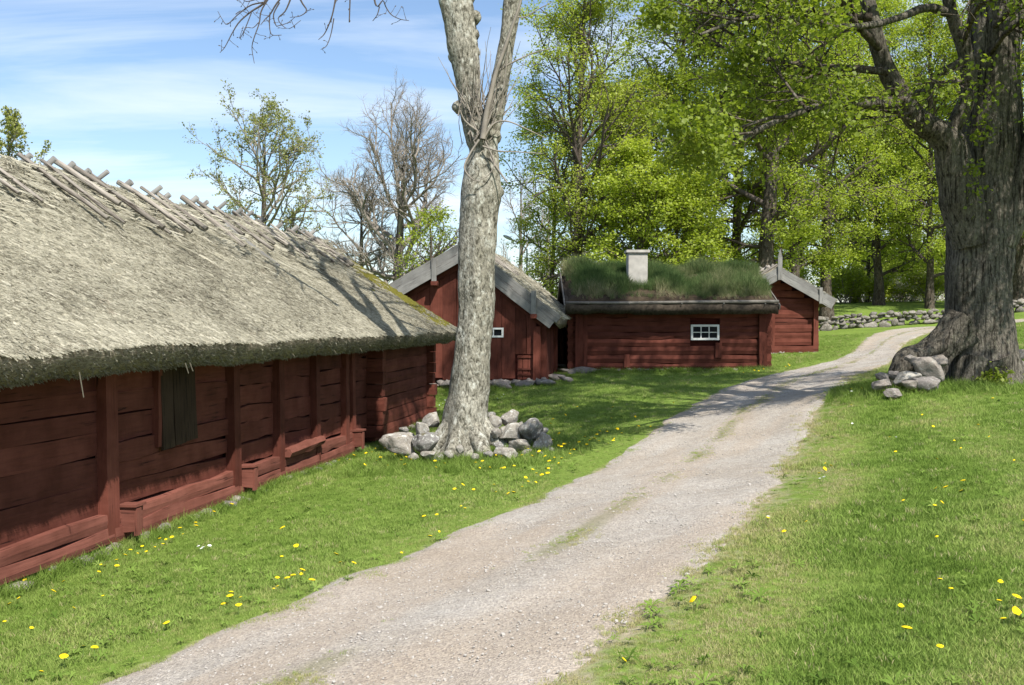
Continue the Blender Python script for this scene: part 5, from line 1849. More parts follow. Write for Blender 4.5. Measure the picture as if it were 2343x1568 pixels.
# shoots sprouting from the pollard head
Wsh = Wood()
for i in range(70):
    b = np.array(P(1098 + rg.normal(0, 17), rg.uniform(255, 335), AD - rg.uniform(0.0, 0.28)))
    out = rg.normal(0, 0.5, 3)
    d = unit(np.array([out[0] * 0.9 + 0.15, out[1] * 0.6 - 0.15, 1.0 + 0.2 * rg.normal()]))
    L = rg.uniform(0.45, 1.5)
    n = 6
    pts = [b]
    for k in range(n):
        d = unit(d + rg.normal(0, 0.13, 3) + np.array([0, 0, 0.10]))
        pts.append(pts[-1] + d * L / n)
    Wsh.tube(np.array(pts), np.linspace(rg.uniform(.007, .016), .003, n + 1), 5)
for rows in ([(1104, 318, .05), (1112, 262, .045), (1124, 210, .04), (1135, 165, .036), (1152, 118, .032), (1172, 60, .026), (1186, 20, .022), (1203, -40, .018)],
             [(1134, 168, .02), (1160, 150, .016), (1190, 135, .013), (1225, 120, .01), (1260, 112, .007)],
             [(1180, 38, .012), (1200, 40, .010), (1230, 22, .008), (1262, 6, .006)],
             [(1106, 318, .02), (1128, 285, .016), (1160, 278, .013), (1205, 296, .010), (1250, 318, .006)],
             [(1104, 335, .016), (1140, 346, .013), (1180, 348, .010), (1240, 352, .006)],
             [(1096, 320, .018), (1075, 352, .015), (1062, 385, .012), (1080, 410, .009), (1098, 415, .006)],
             [(1120, 360, .02), (1140, 390, .016), (1160, 418, .012)],
             [(1092, 300, .018), (1072, 285, .015), (1058, 268, .012), (1046, 230, .008)],
             [(1110, 325, .014), (1130, 372, .012), (1118, 400, .009), (1098, 412, .007)],
             [(1108, 300, .016), (1136, 230, .014), (1150, 205, .012), (1158, 150, .01), (1162, 90, .007)]):
    p, r_ = px_path(rows, AD - 0.33, -0.03)
    Wsh.tube(catmull(p, 22), np.interp(np.linspace(0, 1, 22), np.linspace(0, 1, len(r_)), r_), 6)
link('shoots', Wsh.mesh('shoots', BARK_TWIG), ash)
# limbs above the picture and the twigs hanging into it
Wb = Wood()
CFG_ASH = [dict(n=7, wander=0.16, trop=0.05, kids=6, ang=(30, 60), ratio=(0.4, 0.65), tip=0.3, **{'from': 0.25}),
           dict(n=6, wander=0.2, trop=0.02, kids=4, ang=(30, 60), ratio=(0.4, 0.65), tip=0.4),
           dict(n=5, wander=0.22, trop=0.02, tip=0.5)]
for (px, py, dx, dy, dz, L, r_) in ((1010, -140, -1, .1, .7, 3.2, .10), (985, -300, -.5, .8, .8, 3.4, .09), (985, -300, .3, -.8, .8, 2.6, .07), (950, -520, -1, -.1, .8, 2.8, .07), (930, -760, -.2, .3, 1, 2.5, .055), (930, -700, .8, .3, 1, 2.4, .05),
                                    (1200, -250, .9, .2, .8, 2.6, .07), (1215, -480, .4, .9, .9, 2.6, .06), (1225, -700, .3, 0, 1, 2.2, .045), (1215, -480, .6, -.7, .8, 2.2, .05), (1110, -420, .0, .6, 1, 2.8, .06), (1120, -560, .5, -.3, 1, 2.4, .06), (950, -520, -.2, .9, .6, 3.0, .06)):
    grow(Wb, None, np.array(P(px, py, AD)), np.array([dx, dy, dz], float), L, r_, 0, CFG_ASH, rg)
HD = 15.6
hang = [[(1000, -170, .09), (900, -215, .07), (800, -200, .055), (715, -130, .04), (660, -60, .03), (625, -20, .022), (602, 8, .016), (575, 28, .012), (548, 50, .010), (530, 78, .008), (515, 108, .006), (506, 120, .004)],
        [(602, 8, .012), (570, 12, .010), (540, 34, .008), (520, 56, .007), (505, 44, .005), (497, 24, .004)],
        [(625, -20, .014), (600, 22, .011), (590, 55, .009), (580, 90, .008), (578, 112, .006), (582, 145, .004)],
        [(540, 34, .008), (552, 30, .006), (570, 26, .005), (545, -4, .003)],
        [(715, -130, .025), (670, -40, .018), (640, 5, .013), (620, 30, .010), (605, 45, .008), (596, 62, .005)],
        [(640, 5, .012), (625, 35, .009), (628, 55, .007), (640, 60, .006), (660, 52, .005), (675, 36, .004)],
        [(620, 30, .009), (612, 60, .008), (622, 78, .006), (645, 82, .005)],
        [(800, -200, .03), (790, -100, .024), (772, -20, .017), (766, 10, .012), (760, 45, .010), (745, 75, .008), (728, 92, .005)],
        [(760, 45, .009), (756, 80, .007), (748, 104, .006), (732, 114, .004)],
        [(810, -160, .02), (800, -40, .012), (799, 10, .010), (798, 52, .009)],
        [(880, -190, .03), (862, -60, .02), (858, -5, .014), (866, 15, .011), (876, 2, .009), (884, 16, .008), (895, 34, .007), (915, 46, .006), (934, 45, .004)],
        [(866, 15, .009), (862, 35, .007), (852, 48, .005)],
        [(690, -90, .02), (668, -10, .014), (655, 24, .010), (640, 44, .007), (660, 66, .005), (690, 50, .004)],
        [(660, -60, .018), (690, 0, .012), (700, 24, .009), (686, 38, .007), (664, 40, .004)],
        [(645, -40, .016), (610, -8, .012), (585, -2, .010), (560, 6, .007), (552, -14, .004)],
        [(575, 28, .008), (560, 70, .007), (548, 88, .005), (556, 62, .003)],
        [(590, 55, .008), (578, 66, .006), (562, 62, .005), (556, 84, .003)]]
for rows in hang:
    p, r_ = px_path(rows, HD)
    p = p + rg.normal(0, 0.012, p.shape)
    n = len(rows) * 3
    C_ = catmull(p, n)
    Wb.tube(C_, np.interp(np.linspace(0, 1, n), np.linspace(0, 1, len(r_)), r_), 6)
    for q in range(n // 2, n - 1, 2):          # spur twigs with fat buds
        d = unit(rg.normal(0, 1, 3) + np.array([0, 0, -0.25]))
        L = rg.uniform(0.04, 0.16)
        t_ = C_[q] + np.array([d * L * f for f in (0, .5, 1)])
        t_[2, 2] += 0.02
        Wb.tube(t_, [.0045, .0035, .0025], 4)
        Wb.tube(np.array([t_[2], t_[2] + d * .015, t_[2] + d * .035]), [.003, .008, .002], 5)
link('branches', Wb.mesh('branches', BARK_TWIG_D), ash)

# ------------------------------------------------------------------ the huge lime on the right
lime = thing('lime_tree', 'huge old lime tree with furrowed trunk and drooping leafy boughs', 'tree', (0, 0, 0))
LD = 18.0
Wt = Wood()
rel = trunk_rel(21, 0.13, 0.045)
fat(Wt, [(2256, 960, 1.05), (2254, 915, .86), (2248, 880, .70), (2245, 830, .615), (2242, 770, .565), (2240, 700, .545), (2240, 620, .54), (2243, 540, .53), (2247, 470, .52), (2258, 400, .47), (2264, 320, .45), (2266, 220, .435),
         (2268, 120, .42), (2274, 20, .40), (2284, -120, .37), (2296, -320, .30), (2304, -560, .24), (2300, -800, .20), (2308, -1150, .14), (2300, -1600, .06)], LD, 190, 56, rel)
fat(Wt, [(2225, 560, .30), (2205, 480, .34), (2192, 420, .30), (2178, 360, .275), (2165, 325, .25), (2140, 302, .20), (2112, 285, .185), (2086, 262, .175), (2068, 232, .165), (2052, 205, .155), (2030, 165, .145), (2010, 110, .135), (1992, 40, .125), (1978, -40, .11), (1962, -180, .09), (1950, -380, .06)], LD - 0.25, 110, 26, trunk_rel(24, .1, .08), -0.03)
fat(Wt, [(2160, 335, .15), (2176, 300, .145), (2196, 262, .14), (2212, 225, .135), (2216, 185, .13), (2212, 140, .125), (2202, 100, .115), (2186, 60, .105), (2172, 10, .10), (2160, -60, .09), (2140, -220, .07), (2120, -420, .045)], LD - 0.35, 70, 20, trunk_rel(26, .1, .08), -0.03)
fat(Wt, [(2200, 140, .07), (2180, 152, .065), (2150, 166, .06), (2136, 178, .06), (2124, 205, .055), (2100, 212, .055), (2072, 215, .05)], LD - 0.6, 30, 12, trunk_rel(27, .1, .1))
fat(Wt, [(2285, 560, .26), (2312, 500, .27), (2335, 440, .24), (2352, 380, .21), (2372, 300, .19), (2400, 180, .17), (2440, 20, .14), (2490, -180, .10)], LD - 0.2, 60, 20, trunk_rel(28, .1, .08), -0.05)
fat(Wt, [(2310, 120, .16), (2330, 40, .17), (2352, -60, .15), (2390, -250, .12), (2430, -480, .08)], LD, 40, 16, trunk_rel(29, .1, .08), 0.1)
fat(Wt, [(2068, 232, .09), (2030, 238, .08), (1993, 238, .07), (1940, 236, .062), (1880, 242, .055), (1800, 268, .045), (1722, 304, .038), (1682, 328, .024), (1650, 352, .012)], LD - 0.7, 60, 10, trunk_rel(30, .05, .1), -0.42)
fat(Wt, [(2168, 30, .075), (2120, 18, .065), (2060, 40, .055), (1990, 58, .05), (1900, 60, .042), (1800, 40, .035), (1700, 45, .028), (1600, 80, .018)], LD - 0.7, 50, 9, trunk_rel(31, .05, .1), -0.5)
# buttress roots
for rows in ([(2205, 735, .24), (2160, 785, .24), (2118, 812, .22), (2086, 826, .22), (2064, 846, .19), (2050, 868, .14), (2038, 892, .08)],
             [(2205, 755, .28), (2172, 790, .23), (2152, 822, .20), (2136, 856, .15), (2122, 890, .08)],
             [(2230, 820, .3), (2215, 870, .24), (2196, 905, .16), (2180, 925, .09)], [(2275, 820, .28), (2295, 870, .2), (2318, 905, .12), (2335, 925, .07)], [(2262, 830, .3), (2264, 880, .25), (2262, 915, .14)]):
    fat(Wt, rows, LD - 0.42, 40, 24, trunk_rel(40, .25, .22), -0.03)
link('trunk', Wt.mesh('trunk', BARK_LIME), lime)
Wb = Wood()
rg = np.random.default_rng(91)
lv = []
CFG_LIME = [dict(n=7, wander=0.14, trop=-0.06, kids=9, ang=(30, 62), ratio=(0.40, 0.62), tip=0.25, **{'from': 0.18}, anchors=3, flat=0.3),
            dict(n=6, wander=0.16, trop=-0.13, kids=6, ang=(28, 60), ratio=(0.40, 0.62), tip=0.3, anchors=4),
            dict(n=5, wander=0.16, trop=-0.22, tip=0.4, anchors=6)]
lv2 = []
starts = [  # px, py, depth shift, direction, length, radius
    (2068, 232, -.9, (-1, -.1, .25), 3.0, .06), (2030, 165, -.8, (-1, .1, .15), 3.6, .07), (2010, 110, -.8, (-.8, -.7, .2), 3.6, .07), (1992, 40, -.8, (-1, -.2, .25), 3.3, .07), (1978, -40, -.8, (-.9, .5, .3), 3.5, .07), (1978, -60, -.9, (-.6, -.8, .3), 4.0, .07),
    (1962, -180, -.9, (-1, 0, .2), 3.5, .07), (1962, -180, -.9, (-.3, .9, .4), 4.0, .06), (1955, -300, -.9, (-.8, -.5, .4), 4.2, .06), (1950, -380, -.9, (-.6, .4, .8), 3.8, .055),
    (2160, -60, -.6, (-.8, -.5, .3), 4.4, .07), (2140, -220, -.6, (-1, .2, .3), 4.6, .07), (2120, -420, -.6, (-.7, -.4, .6), 4.2, .05), (2216, 185, -.5, (-.5, -1, .2), 2.6, .04), (2202, 100, -.5, (-.3, -1, .25), 3.2, .05), (2172, 10, -.5, (.2, -1, .2), 3.4, .05),
    (2268, 120, -.4, (.3, -1, .2), 3.0, .05), (2274, 20, 0, (.9, -.6, .3), 4.0, .06), (2284, -120, 0, (-.2, -1, .3), 4.2, .07), (2284, -120, 0, (-.6, .9, .4), 4.4, .07), (2296, -320, 0, (.9, .3, .5), 4.6, .07), (2296, -320, 0, (-.9, -.3, .5), 4.8, .07), (2300, -450, 0, (.2, 1, .5), 4.6, .06), (2304, -560, 0, (-.5, -.8, .7), 4.4, .06),
    (2304, -560, 0, (.7, .6, .8), 4.2, .06), (2300, -800, 0, (-.4, .3, 1), 3.8, .05), (2300, -750, 0, (.6, -.4, 1), 3.8, .05), (2400, 180, -.4, (.8, -.6, .2), 3.6, .05), (2440, 20, -.5, (.8, .4, .3), 4.2, .06), (2490, -180, -.5, (1, 0, .4), 4.2, .06), (2440, 20, -.5, (.1, -1, .3), 3.4, .05), (2390, -250, 0, (.6, .8, .4), 4.4, .06), (2430, -480, 0, (.8, 0, .8), 4.0, .05), (2372, 300, -.4, (.5, -.9, .2), 2.4, .04),
    (2296, -420, 0, (-.5, 1, .4), 4.8, .06), (2300, -700, 0, (.6, .9, .4), 5.0, .06), (2300, -780, 0, (-.7, .8, .4), 5.0, .06), (2300, -980, 0, (.2, 1, .4), 4.8, .06), (2300, -1050, 0, (-1, .5, .3), 4.4, .06), (2300, -1300, 0, (-.8, .2, .6), 3.8, .05), (2300, -1250, 0, (.6, .7, .6), 3.8, .05), (2300, -900, 0, (-.9, .1, .5), 4.8, .06), (2300, -900, 0, (.1, -1, .5), 4.6, .06), (2305, -1050, 0, (.9, .4, .6), 4.4, .06), (2308, -1150, 0, (-.5, .9, .6), 4.4, .06), (2308, -1200, 0, (-.6, -.6, .8), 4.0, .05), (2305, -1350, 0, (.5, -.5, .9), 3.6, .05), (2302, -1500, 0, (-.3, .4, 1), 3.2, .04), (2300, -1600, 0, (.3, .1, 1), 2.8, .035),
    (2284, -60, -.3, (.35, -1, .25), 5.0, .07), (2290, -200, -.3, (.8, -.9, .25), 5.2, .07), (2296, -350, -.2, (.1, -1, .35), 5.2, .07), (2276, 60, -.4, (.0, -1, .15), 3.8, .05), (2330, 60, -.2, (.5, -1, .15), 4.4, .06), (2352, -60, 0, (.9, -.8, .3), 4.8, .06),
    (1800, 268, -3.4, (-1, .1, .2), 1.6, .03), (1900, 240, -2.6, (-.6, .8, .3), 2.0, .03), (1940, 236, -2.2, (-.6, -.8, .2), 2.2, .035), (1722, 304, -3.9, (-.9, -.3, -.1), 1.3, .02), (1850, 255, -3.0, (-.5, .7, .5), 1.8, .03),
    (1900, 60, -2.8, (-.8, -.5, .1), 2.6, .035), (1800, 40, -3.3, (-.9, .3, .1), 1.9, .03), (1700, 45, -3.8, (-1, -.1, .0), 1.2, .025), (1990, 58, -2.2, (-.5, .8, .2), 2.6, .035), (2112, 285, -.9, (-.7, -.6, .1), 1.8, .03), (2086, 262, -.9, (-.8, .5, .0), 2.2, .035),
]
for (px, py, dd, d, L, r_) in starts:
    grow(Wb, lv2 if py < -250 else lv, np.array(P(px, py, LD + dd)), np.array(d, float), L, r_, 0, CFG_LIME, rg)
for (px, py) in ((2235, 250), (2240, 300), (2225, 380), (2232, 205), (2245, 430), (2270, 470), (2330, 560), (2335, 520), (2270, 880), (2275, 860), (2262, 895)):   # water shoots on the bark
    for k in range(3 if py < 800 else 10):
        lv += [np.array(P(px + rg.normal(0, 8), py + rg.normal(0, 9), LD - 0.75))] * 4
link('branches', Wb.mesh('branches', BARK_DARK), lime)
lv = np.array(lv)


def fork_gap(C):
    """The open space round the fork of the big limbs, where few leaves hang."""
    a_ = np.array(P(2030, 420, 16.0))
    b_ = np.array(P(2250, 110, 16.0))
    return (C[:, 0] > a_[0] - 0.3) & (C[:, 0] < b_[0] + 0.2) & (C[:, 2] > a_[2]) & (C[:, 2] < b_[2] + 0.6) & (C[:, 1] < 18.0)


link('crown', leaf_mesh('crown', lv, 64000, 0.070, 0.11, LEAF_LIME, rg, box=lambda C: (fbm(C * 1.1, 2, 14) > -0.25) & ~(fork_gap(C) & (rg.uniform(size=len(C)) < 0.75)), droop=0.7, flat=0.3, wide=0.9, tone=0.42), lime)
link('crown', leaf_mesh('crown', lv2, 80000, 0.095, 0.16, LEAF_LIME, rg, box=lambda C: fbm(C * np.array([0.75, 0.75, 0.4]), 2, 9) > -0.08, droop=0.5, flat=0.3, wide=0.9, tone=0.45), lime)

# ------------------------------------------------------------------ bushes behind the stone wall
def bush(label, px, d, w, h, mat, n, size, seed, name='bush', tone=0.5, wood=BARK_TWIG):
    rg_ = np.random.default_rng(seed)
    b = foot(px, d)
    root = thing(name, label, 'bush', b)
    W_ = Wood()
    lv_ = []
    cfg = [dict(n=5, wander=0.2, trop=0.05, kids=6, ang=(25, 55), ratio=(0.4, 0.7), tip=0.4, **{'from': 0.2}, anchors=3), dict(n=4, wander=0.25, trop=0.02, kids=4, ang=(30, 60), ratio=(0.5, 0.8), tip=0.5, anchors=3), dict(n=4, wander=0.2, trop=0, tip=0.5, anchors=4)]
    for k in range(14):
        a = rg_.uniform(0, 6.28)
        grow(W_, lv_, np.array([rg_.normal(0, w * 0.15), rg_.normal(0, 0.3), -0.1]), np.array([math.cos(a) * w / h * 0.8, math.sin(a) * 0.7, 1.0]), h * rg_.uniform(0.8, 1.1), 0.03, 0, cfg, rg_)
    link('stems', W_.mesh('stems', wood), root)
    if n:
        link('foliage', leaf_mesh('foliage', lv_, n, size, 0.16, mat, rg_, tone=tone), root)
    return root


bush('white-flowering bush on the bank above the stone wall', 2068, 66, 2.2, 1.6, LEAF_WHITE, 4200, 0.13, 501, 'flowering_bush')
bush('yellow-green bush on the bank behind the log house corner', 1930, 64, 1.8, 1.9, LEAF_BEECH, 5000, 0.14, 502)
bush('fresh green bush between the flowering bush and log house', 1992, 65, 1.9, 1.5, LEAF_MAPLE, 5000, 0.14, 503)
bush('yellow-green bush right beside the slender tree trunk', 2120, 62, 1.5, 2.0, LEAF_BEECH, 4600, 0.13, 504)
bush('grey leafless thicket behind the green bank bushes', 1960, 72, 3.0, 2.6, LEAF_GREY, 0, 0.1, 505)
bush('grey leafless thicket behind the flowering bush', 2060, 74, 3.2, 2.8, LEAF_GREY, 0, 0.1, 506)
bush('grey leafless thicket behind the slender tree', 2150, 72, 2.6, 2.6, LEAF_GREY, 0, 0.1, 507)
bush('tall green bush behind the grey thickets, left part', 1985, 78, 4.5, 4.5, LEAF_MAPLE, 9000, 0.2, 513)
bush('tall green bush behind the grey thickets, right part', 2110, 79, 4.5, 4.5, LEAF_MAPLE, 9000, 0.2, 514)
bush('green bush right of the huge lime, beyond the wall', 2318, 64, 2.0, 2.2, LEAF_MAPLE, 5200, 0.14, 508)
bush('pale green bush in the gap between the gabled barn and cottage', 1292, 48, 1.3, 2.2, LEAF_BEECH, 4000, 0.12, 509)
bush('green undergrowth bush at the foot of the young beech', 1340, 54, 2.2, 2.6, LEAF_MAPLE, 6000, 0.14, 510)
bush('green undergrowth bush behind the turf roof', 1500, 62, 3.4, 3.4, LEAF_MAPLE, 9000, 0.16, 511)
bush('green undergrowth bush behind the log house ridge', 1720, 64, 3.6, 3.6, LEAF_MAPLE, 9000, 0.16, 512)

# ------------------------------------------------------------------ stones
def ground_at(p):
    return gz1(p.x, p.y)


ash_stones = [  # px, py, w, h (picture), depth, label
    (909, 1021, 76, 44, 16.55, 'broad mossy grey boulder farthest left at the ash foot'), (979, 1013, 66, 46, 16.35, 'white-lichened boulder with brown moss left of the ash trunk'), (989, 968, 42, 33, 17.0, 'smooth pale boulder leaning on the ash trunk, left side'),
    (962, 988, 34, 30, 16.75, 'rough grey stone between smooth boulder and mossy boulder'), (975, 1043, 34, 20, 16.15, 'low white-spotted stone in the grass under the lichened boulder'), (1165, 961, 42, 32, 17.2, 'blocky boulder on top of the pile right of the ash'),
    (1216, 989, 54, 46, 16.8, 'big speckled boulder at the right end of the ash pile'), (1169, 996, 48, 38, 16.8, 'slanting brown boulder under the blocky boulder'), (1134, 966, 28, 27, 17.0, 'white-lichened stone wedged against the right side of the ash'),
    (1152, 1040, 46, 24, 16.15, 'flat grey stone sunk in grass right of the ash foot'), (1185, 1022, 42, 26, 16.4, 'rounded stone at the bottom of the pile, below the slanting boulder'), (1249, 1016, 28, 36, 16.55, 'upright dull stone ending the ash pile on the right'),
    (1229, 1020, 26, 18, 16.45, 'small stone under the big speckled boulder'), (1134, 994, 20, 20, 16.7, 'small pale stone at the right root of the ash'), (1053, 1031, 18, 18, 16.1, 'small white stone directly before the ash trunk'),
    (1121, 950, 20, 12, 17.4, 'reddish stone peeping out behind the ash, right side'), (1190, 975, 22, 16, 17.1, 'small stone filling the gap between the two top boulders')]
for k, (px, py, w, h, d, lab) in enumerate(ash_stones):
    s_ = d / FPX
    c = P(px, py, d)
    me = stone_mesh('boulder', 600 + k, 4, 0.25)
    place_stone(me, 'boulder', c + Vector((0, 0, 0.12 * h * s_)), (w * s_ * 1.25, w * s_ * 0.9, h * s_ * 1.3), None, label=lab, cat='boulder', group='stones round the ash tree')
# packing under the pile so that the upper stones rest on stones
for k in range(10):
    c = P(1130 + 12 * k, 1003 + rg.uniform(-6, 12), 16.95 + rg.uniform(-.1, .25))
    place_stone(random.choice(STONES), 'boulder', c, (0.32, 0.3, 0.3), None, label='small grey stone packed inside the pile right of the ash', cat='boulder', group='packing stones of the ash pile')
for (px, py, w, d) in ((935, 1000, 26, 16.9), (946, 1046, 24, 16.2), (1005, 1048, 26, 16.15), (1026, 1040, 22, 16.1), (1118, 1042, 24, 16.15), (1140, 1020, 24, 16.35), (1205, 1035, 24, 16.3), (1232, 1040, 22, 16.3), (1176, 1040, 20, 16.2), (1240, 985, 24, 17.1), (1150, 985, 22, 16.8), (1262, 1030, 18, 16.4), (895, 1000, 24, 17.1), (925, 985, 22, 17.4), (1085, 1046, 20, 16.05)):
    place_stone(random.choice(STONES), 'boulder', P(px, py, d), (w * d / FPX * 1.3, w * d / FPX, w * d / FPX * 0.95), None, label='small fieldstone filling the ring of stones round the ash', cat='boulder', group='small stones of the ash ring')
lime_stones = [
    (2075, 868, 60, 36, 17.2, 'pale angular boulder foremost left of the lime roots'), (2127, 853, 72, 52, 17.35, 'largest dark boulder against the lime roots'), (2092, 829, 52, 28, 17.6, 'dark boulder under the arched lime root'),
    (2121, 888, 60, 40, 16.9, 'rounded grey boulder nearest the lime trunk in the grass'), (2017, 882, 46, 26, 17.1, 'flat stone at the left end of the lime stones'), (2014, 864, 34, 18, 17.35, 'small dark stone behind the flat left stone'),
    (2046, 904, 46, 18, 16.7, 'low flat stone in the grass before the lime stones'), (2136, 830, 54, 28, 17.6, 'dark wedge-shaped stone between the two lime roots'), (2084, 882, 46, 22, 17.0, 'shaded stone between pale boulder and rounded boulder'),
    (2248, 908, 28, 14, 16.9, 'small stone in the grass before the lime trunk'), (2330, 818, 34, 28, 19.3, 'upper grey boulder right of the lime trunk'), (2334, 840, 32, 26, 18.9, 'lower grey boulder right of the lime trunk'), (2045, 862, 30, 20, 17.4, 'dark stone wedged behind the pale boulder')]
for k, (px, py, w, h, d, lab) in enumerate(lime_stones):
    s_ = d / FPX
    me = stone_mesh('boulder', 700 + k, 4, 0.25, mat=STONE if k == 0 else STONE_D)
    place_stone(me, 'boulder', P(px, py, d - (0.3 if px < 2200 else 0)) + Vector((0, 0, 0.1 * h * s_)), (w * s_ * 1.08, w * s_ * 0.8, h * s_ * 1.15), None, label=lab, cat='boulder', group='stones round the lime tree')
# dry stone wall along the bend of the track
w_a, w_b = np.array([12.4, 49.6]), np.array([27.5, 53.0])
wdir = unit(w_b - w_a)
wall_len = np.linalg.norm(w_b - w_a)
dsw = thing('dry_stone_wall', 'low dry stone wall of grey field stones at the bend of the track', 'stone wall', (w_a[0], w_a[1], gz1(*w_a)), math.atan2(wdir[1], wdir[0]))
dsw['kind'] = 'thing'
z0 = gz1(*w_a)
for row in range(4):
    s = random.uniform(0, 0.2)
    while s < wall_len:
        w = random.uniform(0.18, 0.44) if row else random.uniform(0.3, 0.8)
        h = random.uniform(0.13, 0.24) if row else random.uniform(0.22, 0.46)
        p = w_a + wdir * (s + w / 2)
        g = gz1(*p) - z0
        place_stone(random.choice(STONES_W), 'stone', (s + w / 2, random.gauss(0, 0.07), g + [0.12, 0.32, 0.46, 0.59][row] + random.gauss(0, 0.04)), (w * 1.12, random.uniform(0.3, 0.45), h * 1.2), dsw)
        s += w

# ------------------------------------------------------------------ street lamp beyond the barns
ld = 52.0
lb = foot(1205, ld)
lamp = thing('street_lamp', 'slim grey street lamp rising between the bare trees', 'street lamp', lb)
hp = P(1205, 563, ld) - lb
Wl = Wood()
Wl.tube(np.array([(0, 0, -0.1), (0, 0, hp.z * .5), (0, 0, hp.z * .97)]), [0.06, 0.05, 0.04], 8)
link('pole', Wl.mesh('pole', METAL), lamp)
Wl = Wood()
he = P(1170, 548, ld) - lb
Wl.tube(np.array([(0, 0, hp.z * .96), (he.x * .3, 0, hp.z * .96 + (he.z - hp.z * .96) * .5), (he.x, 0, he.z)]), [0.035, 0.03, 0.03], 7)
link('arm', Wl.mesh('arm', METAL), lamp)
hh = P(1153, 540, ld) - lb
bm = bmesh.new()
bmesh.ops.create_icosphere(bm, subdivisions=2, radius=0.5)
me = bpy.data.meshes.new('lamp_head')
bm.to_mesh(me)
bm.free()
me.materials.append(METAL)
dv = (hh - he)
ang = math.atan2(dv.z, dv.x)
link('lamp_head', me, lamp, matrix=Matrix.Translation((he + hh) / 2) @ Matrix.Rotation(-ang, 4, 'Y') @ Matrix.Diagonal((0.55, 0.24, 0.17, 1)))

# ------------------------------------------------------------------ flowers in the grass
def flower_mesh(name, petal, seed, hr=0.021, stem=0.085):
    r = np.random.default_rng(seed)
    V, F, M_ = [], [], []
    lean = r.normal(0, 0.012, 2)
    # stem: three-sided
    for k in range(3):
        a = k * 2.094
        V += [(0.0022 * math.cos(a), 0.0022 * math.sin(a), -0.02), (lean[0] + 0.0022 * math.cos(a), lean[1] + 0.0022 * math.sin(a), stem)]
    for k in range(3):
        k2 = (k + 1) % 3
        F.append((2 * k, 2 * k2, 2 * k2 + 1, 2 * k + 1)); M_.append(0)
    tl = r.normal(0, 0.25, 2)
    rings = [(1.0, 0.30), (0.62, 0.55), (0.25, 0.62)]
    n = 11
    for (rr, hz) in rings:
        for k in range(n):
            a = k * 2 * math.pi / n
            q = hr * rr * (r.uniform(0.78, 1.12) if rr == 1.0 else 1)
            x_, y_ = q * math.cos(a), q * math.sin(a)
            V.append((lean[0] + x_, lean[1] + y_, stem + hr * hz * 0.8 + (x_ * tl[0] + y_ * tl[1])))
    b = 6
    for q in range(2):
        for k in range(n):
            k2 = (k + 1) % n
            F.append((b + q * n + k, b + q * n + k2, b + (q + 1) * n + k2, b + (q + 1) * n + k)); M_.append(1)
    F.append(tuple(b + 2 * n + k for k in range(n))); M_.append(1)
    V.append((lean[0], lean[1], stem - 0.004))
    for k in range(n):
        F.append((b + (k + 1) % n, b + k, len(V) - 1)); M_.append(0 if petal is YELLOW else 1)
    return mesh_np(name, V, F, [STEM, petal], False, M_)


DAND = [flower_mesh('dandelion', YELLOW, 800 + i, 0.022 + 0.002 * (i % 3), 0.07 + 0.012 * (i % 4)) for i in range(8)]
DAISY = [flower_mesh('daisy', PETAL, 820 + i, 0.015, 0.05) for i in range(4)]
pts_b = [(110, 1322), (125, 1370), (150, 1342), (166, 1405), (75, 1452), (15, 1432), (20, 1395), (95, 1556), (150, 1532), (216, 1510), (192, 1506), (268, 1292), (285, 1284), (300, 1280), (315, 1276), (330, 1268), (338, 1274), (352, 1262), (368, 1252), (372, 1258), (380, 1246), (392, 1242),
         (412, 1222), (422, 1234), (446, 1212), (452, 1216), (490, 1184), (525, 1160), (530, 1164), (536, 1161), (232, 1300), (246, 1304), (262, 1310), (222, 1326), (60, 1345), (90, 1330), (45, 1380)]
pts_v = [(231, 1380), (372, 1445), (526, 1393), (510, 1408), (545, 1409), (530, 1371), (554, 1378), (640, 1356), (655, 1351), (661, 1348), (622, 1358), (690, 1325), (690, 1333), (674, 1268), (643, 1290), (642, 1222), (690, 1383), (641, 1344), (714, 1359), (768, 1290), (780, 1300), (803, 1311),
         (870, 1305), (862, 1312), (915, 1278), (975, 1255), (985, 1262), (990, 1257), (969, 1263), (1000, 1222), (1000, 1196), (969, 1196), (1040, 1131), (1058, 1121), (1085, 1137), (1055, 1164), (1060, 1172), (1130, 1116), (1165, 1141), (1136, 1131), (1175, 1145),
         (1205, 1108), (1212, 1114), (1222, 1112), (1230, 1095), (1242, 1104), (1220, 1089), (1240, 1092), (1252, 1084), (1258, 1097), (1195, 1120), (1180, 1080), (1148, 1077), (1150, 1090), (1262, 1073), (1250, 1060), (1270, 1058), (1284, 1062), (1276, 1070), (1300, 1050), (1310, 1040),
         (1292, 1030), (1299, 1024), (1306, 1034), (1288, 1036), (1278, 1031), (1325, 1022), (1332, 1018), (1340, 1026), (1350, 1020), (1355, 1010), (1362, 1017), (1372, 1015), (1368, 1004), (1380, 1012), (1390, 1019), (1398, 1022), (1384, 1000), (1404, 1010), (1410, 990), (1366, 996), (1425, 998)]
pts_a = [(868, 1045), (880, 1030), (858, 1034), (900, 1032), (904, 1048), (872, 1056), (860, 1060), (888, 1070), (930, 1058), (938, 1062), (948, 1031), (955, 1056), (925, 1074), (921, 1071), (992, 1068), (998, 1076), (1020, 1070), (1090, 1070), (1105, 1064), (1098, 1076), (1120, 1076), (1132, 1050), (1145, 1052), (1207, 1041), (1192, 1050), (1262, 1021), (1260, 1016), (1275, 1000), (1280, 1028), (1215, 1052), (1240, 1048),
         (746, 1070), (760, 1066), (766, 1060), (778, 1064), (800, 1058), (806, 1052), (830, 1074), (850, 1040), (838, 1050)]
